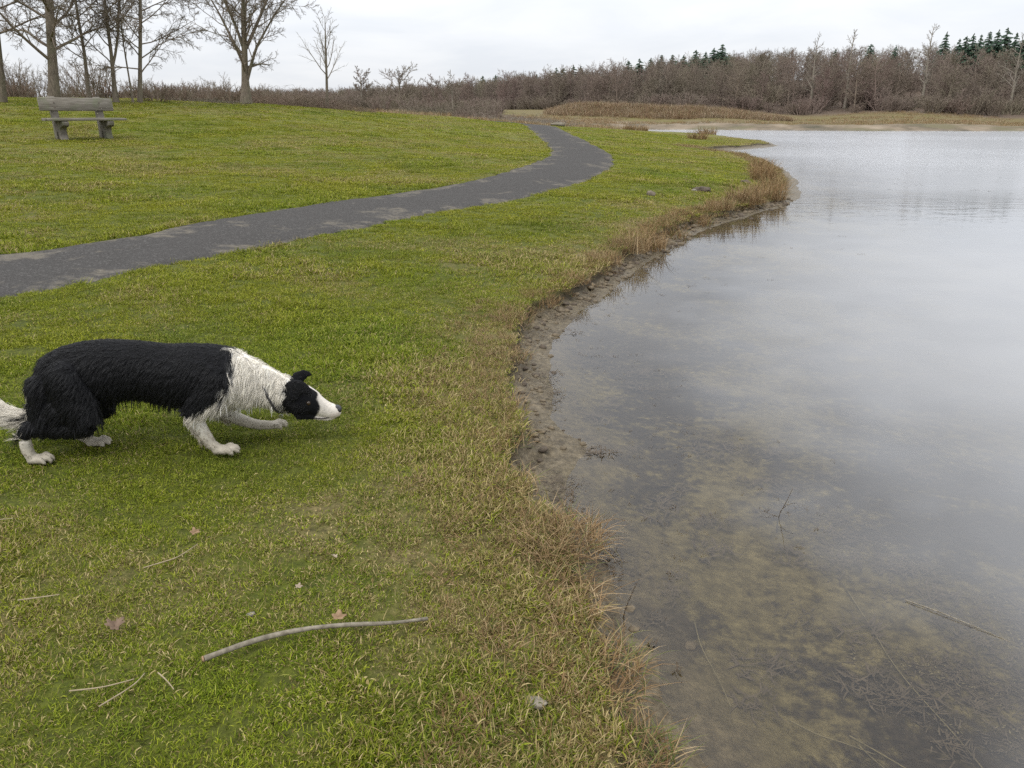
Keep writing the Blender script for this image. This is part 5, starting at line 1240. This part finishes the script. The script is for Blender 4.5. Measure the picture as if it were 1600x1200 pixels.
# ------------------------------------------------------------------ in and on the water
WT = 'stems standing in the shallow water'
def bz(x, y): return ground_at(x, y)
twig('standing_twig', [(.342, 1.985, -.06), (.338, 1.975, .0), (.352, 1.965, .07), (.370, 1.955, .135)], .0026, .0013, MAT_DARKSTICK, 'single upright stem rising from the water by the rust brown tussock', 'stem', WT, absolute=True)
twig('standing_twig', [(1.02, 2.60, -.10), (1.015, 2.60, 0.0), (1.035, 2.59, .06), (1.05, 2.58, .13)], .0022, .0010, MAT_DARKSTICK, 'forked twig sticking up in the open shallow water', 'stem', WT, absolute=True, branches=[[(1.027, 2.595, .035), (1.05, 2.59, .06), (1.075, 2.585, .065)], [(1.013, 2.60, .0), (.97, 2.61, .012), (.95, 2.62, .010)]])
twig('floating_stick', [(1.24, 2.06, .004), (1.31, 2.0, .006), (1.38, 1.93, .004), (1.45, 1.86, .0)], .0020, .0010, MAT_STICK, 'pale straight stick floating by the right picture edge', 'stick', absolute=True)
SG = 'drowned stalks on the lake bed'
for i, (pts, lab) in enumerate([([(.72, 1.60), (.78, 1.55), (.83, 1.53), (.90, 1.49)], 'long drowned stalk on the bed at the bottom, left one'), ([(.86, 1.55), (.93, 1.48), (1.0, 1.40), (1.04, 1.36)], 'long drowned stalk on the bed at the bottom, middle one'),
                                ([(.87, 1.52), (.89, 1.47), (.92, 1.42), (.93, 1.38)], 'short drowned stalk beside the middle long one'), ([(1.13, 2.25), (1.12, 2.0), (1.10, 1.8), (1.14, 1.55), (1.15, 1.45)], 'longest drowned reed running up the bed at right'),
                                ([(.56, 1.98), (.55, 1.85), (.57, 1.74), (.575, 1.62)], 'thin drowned stalk off the bank below the upright stem')]):
    twig('drowned_stalk', pts, .0020, .0012, MAT_SUBM, lab, 'stalk', SG, lift=.010, seed=i)
for i, (x, y, lab) in enumerate([(.455, 1.735, 'dark leaf poking from the water near the lowest tussock'), (.405, 1.845, 'tiny dark sprig in the water below the upright stem'), (.36, 1.66, 'small dark sprig against the flattened tussock')]):
    rs = np.random.default_rng(900+i); V, Q, T, rnd, tt = blades(9, .028, .006, .012, .9, rs, .9); me = raw_mesh('sprig', V+[0, 0, .004], Q, T)
    tag(obj('water_sprig', me, MAT_DARKSTICK, None, (x, y, -.003)), lab, 'sprig', 'dark sprigs in the shallows')
def build_weed():
    rs = np.random.default_rng(95)
    def flecks(name, seed, n, L, w, spread, mat):
        r_ = np.random.default_rng(seed); V, Q, T, rnd, tt = blades(n, L, w, spread, 1.5, r_, .25); V[:, 2] = np.abs(V[:, 2])*.25+.001
        me = raw_mesh(name, V, Q, T); return obj(name, me, mat, link=False)
    # litter and weed lying on the lake bed
    pr = [flecks('bed_kind_%d' % i, 960+i, 16, .022+.012*(i % 3), .0045, .07, [MAT_DARKSTICK, MAT_EARTH, MAT_DARKSTICK, MAT_SUBM][i % 4]) for i in range(6)]
    n = 42000; x = rs.uniform(.1, 4.2, n); y = rs.uniform(1.0, 7, n); z, d, k, w = terrain(x, y, True); r = np.hypot(x, y)
    cl = fbm(x*1.5, y*1.5, 301, 4); m = (d < -.01) & (rs.uniform(0, 1, n) < sstep(.46, .64, cl)*.6*np.clip(1.35-r/7, .1, 1)); x, y, z = x[m], y[m], z[m]
    pw = [flecks('weed_star_%d' % i, 950+i, 46, .055, .0042, .05, MAT_DARKSTICK) for i in range(3)]; pr = pr+pw; ii = rs.integers(0, 6, len(x)); ss = rs.uniform(.3, 1.0, len(x))
    q = 300; xq = rs.uniform(.35, 3.2, q); yq = rs.uniform(1.2, 5.5, q); zq, dq, _, _ = terrain(xq, yq, True); m = (dq < -.12) & (fbm(xq*1.1, yq*1.1, 401, 3) > .47); x, y, z = np.r_[x, xq[m]], np.r_[y, yq[m]], np.r_[z, zq[m]+.006]; ii = np.r_[ii, rs.integers(6, 9, m.sum())]; ss = np.r_[ss, rs.uniform(.6, 1.5, m.sum())]
    o = scatter('lake_bed_litter', np.c_[x, y, z+.003], ii, rs.uniform(0, 6.28, len(x)), ss, pr)
    tag(o, 'dark rotting leaves and stalks littering the lake bed', 'litter', kind='stuff')
    # crumbs of earth on the mud strip and along the drowned edge
    def lump(seed):
        k = 6; a = np.linspace(0, np.pi, k); b = np.arange(2*k)*np.pi/k
        D = np.stack([np.outer(np.sin(a), np.cos(b)), np.outer(np.sin(a), np.sin(b)), np.outer(np.cos(a), np.ones(2*k))], -1)
        f = .7+.7*fbm(D[..., 0]*1.6+seed, D[..., 1]*1.6+D[..., 2]*2.1, seed, 3); P = (D*f[..., None]*np.array([.016, .012, .008])).reshape(-1, 3)
        i, j = np.meshgrid(np.arange(k-1), np.arange(2*k), indexing='ij'); j2 = (j+1) % (2*k); w = 2*k
        return raw_mesh('lump', P, np.stack([i*w+j, (i+1)*w+j, (i+1)*w+j2, i*w+j2], -1).reshape(-1, 4))
    pr = [obj('crumb_kind_%d' % i, lump(20+i), [MAT_EARTH, MAT_MUDCLOD, MAT_MUDCLOD][i % 3], link=False) for i in range(6)]
    n = 46000; x = rs.uniform(-.3, 5, n); y = rs.uniform(1.1, 14, n); z, d, k, w = terrain(x, y, True); r = np.hypot(x, y)
    m = (d > -.25) & (k < .6) & (rs.uniform(0, 1, n) < np.where(d > 0, .8, .35*np.exp(d/.1))*np.clip(fbm(x*4, y*4, 33, 2)*2-.4, .1, 1)); x, y, z, r = x[m], y[m], z[m], r[m]
    o = scatter('mud_crumbs', np.c_[x, y, z+.002], rs.integers(0, 6, len(x)), rs.uniform(0, 6.28, len(x)), rs.uniform(.35, 1.5, len(x))**1.5*np.clip(r/5, .8, 1.8), pr)
    tag(o, 'crumbs and clods of wet earth along the water edge', 'mud', kind='stuff')
    # flecks of weed that reach the surface
    pr = [flecks('weed_kind_%d' % i, 980+i, 7, .03, .0035, .03, MAT_DARKSTICK) for i in range(4)]
    cx, cy = np.array([(.5, 4.4), (.62, 3.9), (.45, 3.3), (.62, 3.15), (.75, 4.5), (.35, 2.75), (.9, 3.4), (.55, 5.2), (.8, 6.0), (1.5, 7.2), (2.0, 8.2), (.62, 2.45), (1.1, 2.8), (3.0, 9.0), (8.5, 17), (9.5, 14.5), (11.0, 12.5), (10.5, 19)]).T
    n = 260; k = rs.integers(0, len(cx), n); sp = np.clip(np.hypot(cx, cy)[k]*.05, .12, 1.0); x = cx[k]+rs.normal(0, 1, n)*sp; y = cy[k]+rs.normal(0, 1, n)*sp*1.2; z, d, _, _ = terrain(x, y, True); m = d < -.04; x, y = x[m], y[m]
    o = scatter('floating_weed', np.c_[x, y, np.full(len(x), .0015)], rs.integers(0, 4, len(x)), rs.uniform(0, 6.28, len(x)), rs.uniform(.3, .9, len(x))*np.clip(np.hypot(x, y)/5, .8, 3), pr)
    tag(o, 'dark specks of water weed breaking the calm surface', 'weed', kind='stuff')
    # roots, clods and bits of dead grass on the mud beach
    pr = [flecks('mud_kind_%d' % i, 990+i, 14, .026, .0035, .05, [MAT_DARKSTICK, MAT_STICK, MAT_EARTH, MAT_EARTH][i % 4]) for i in range(6)]
    n = 30000; x = rs.uniform(-.3, 5, n); y = rs.uniform(1.2, 14, n); z, d, k, w = terrain(x, y, True)
    m = (d > -.03) & (k < .5) & (rs.uniform(0, 1, n) < .22); x, y, z = x[m], y[m], z[m]
    o = scatter('mud_litter', np.c_[x, y, z+.003], rs.integers(0, 6, len(x)), rs.uniform(0, 6.28, len(x)), rs.uniform(.4, 1.2, len(x))*np.clip(np.hypot(x, y)/5, .8, 2), pr)
    tag(o, 'roots and dead stalks scattered over the mud strip', 'litter', kind='stuff')
build_weed()
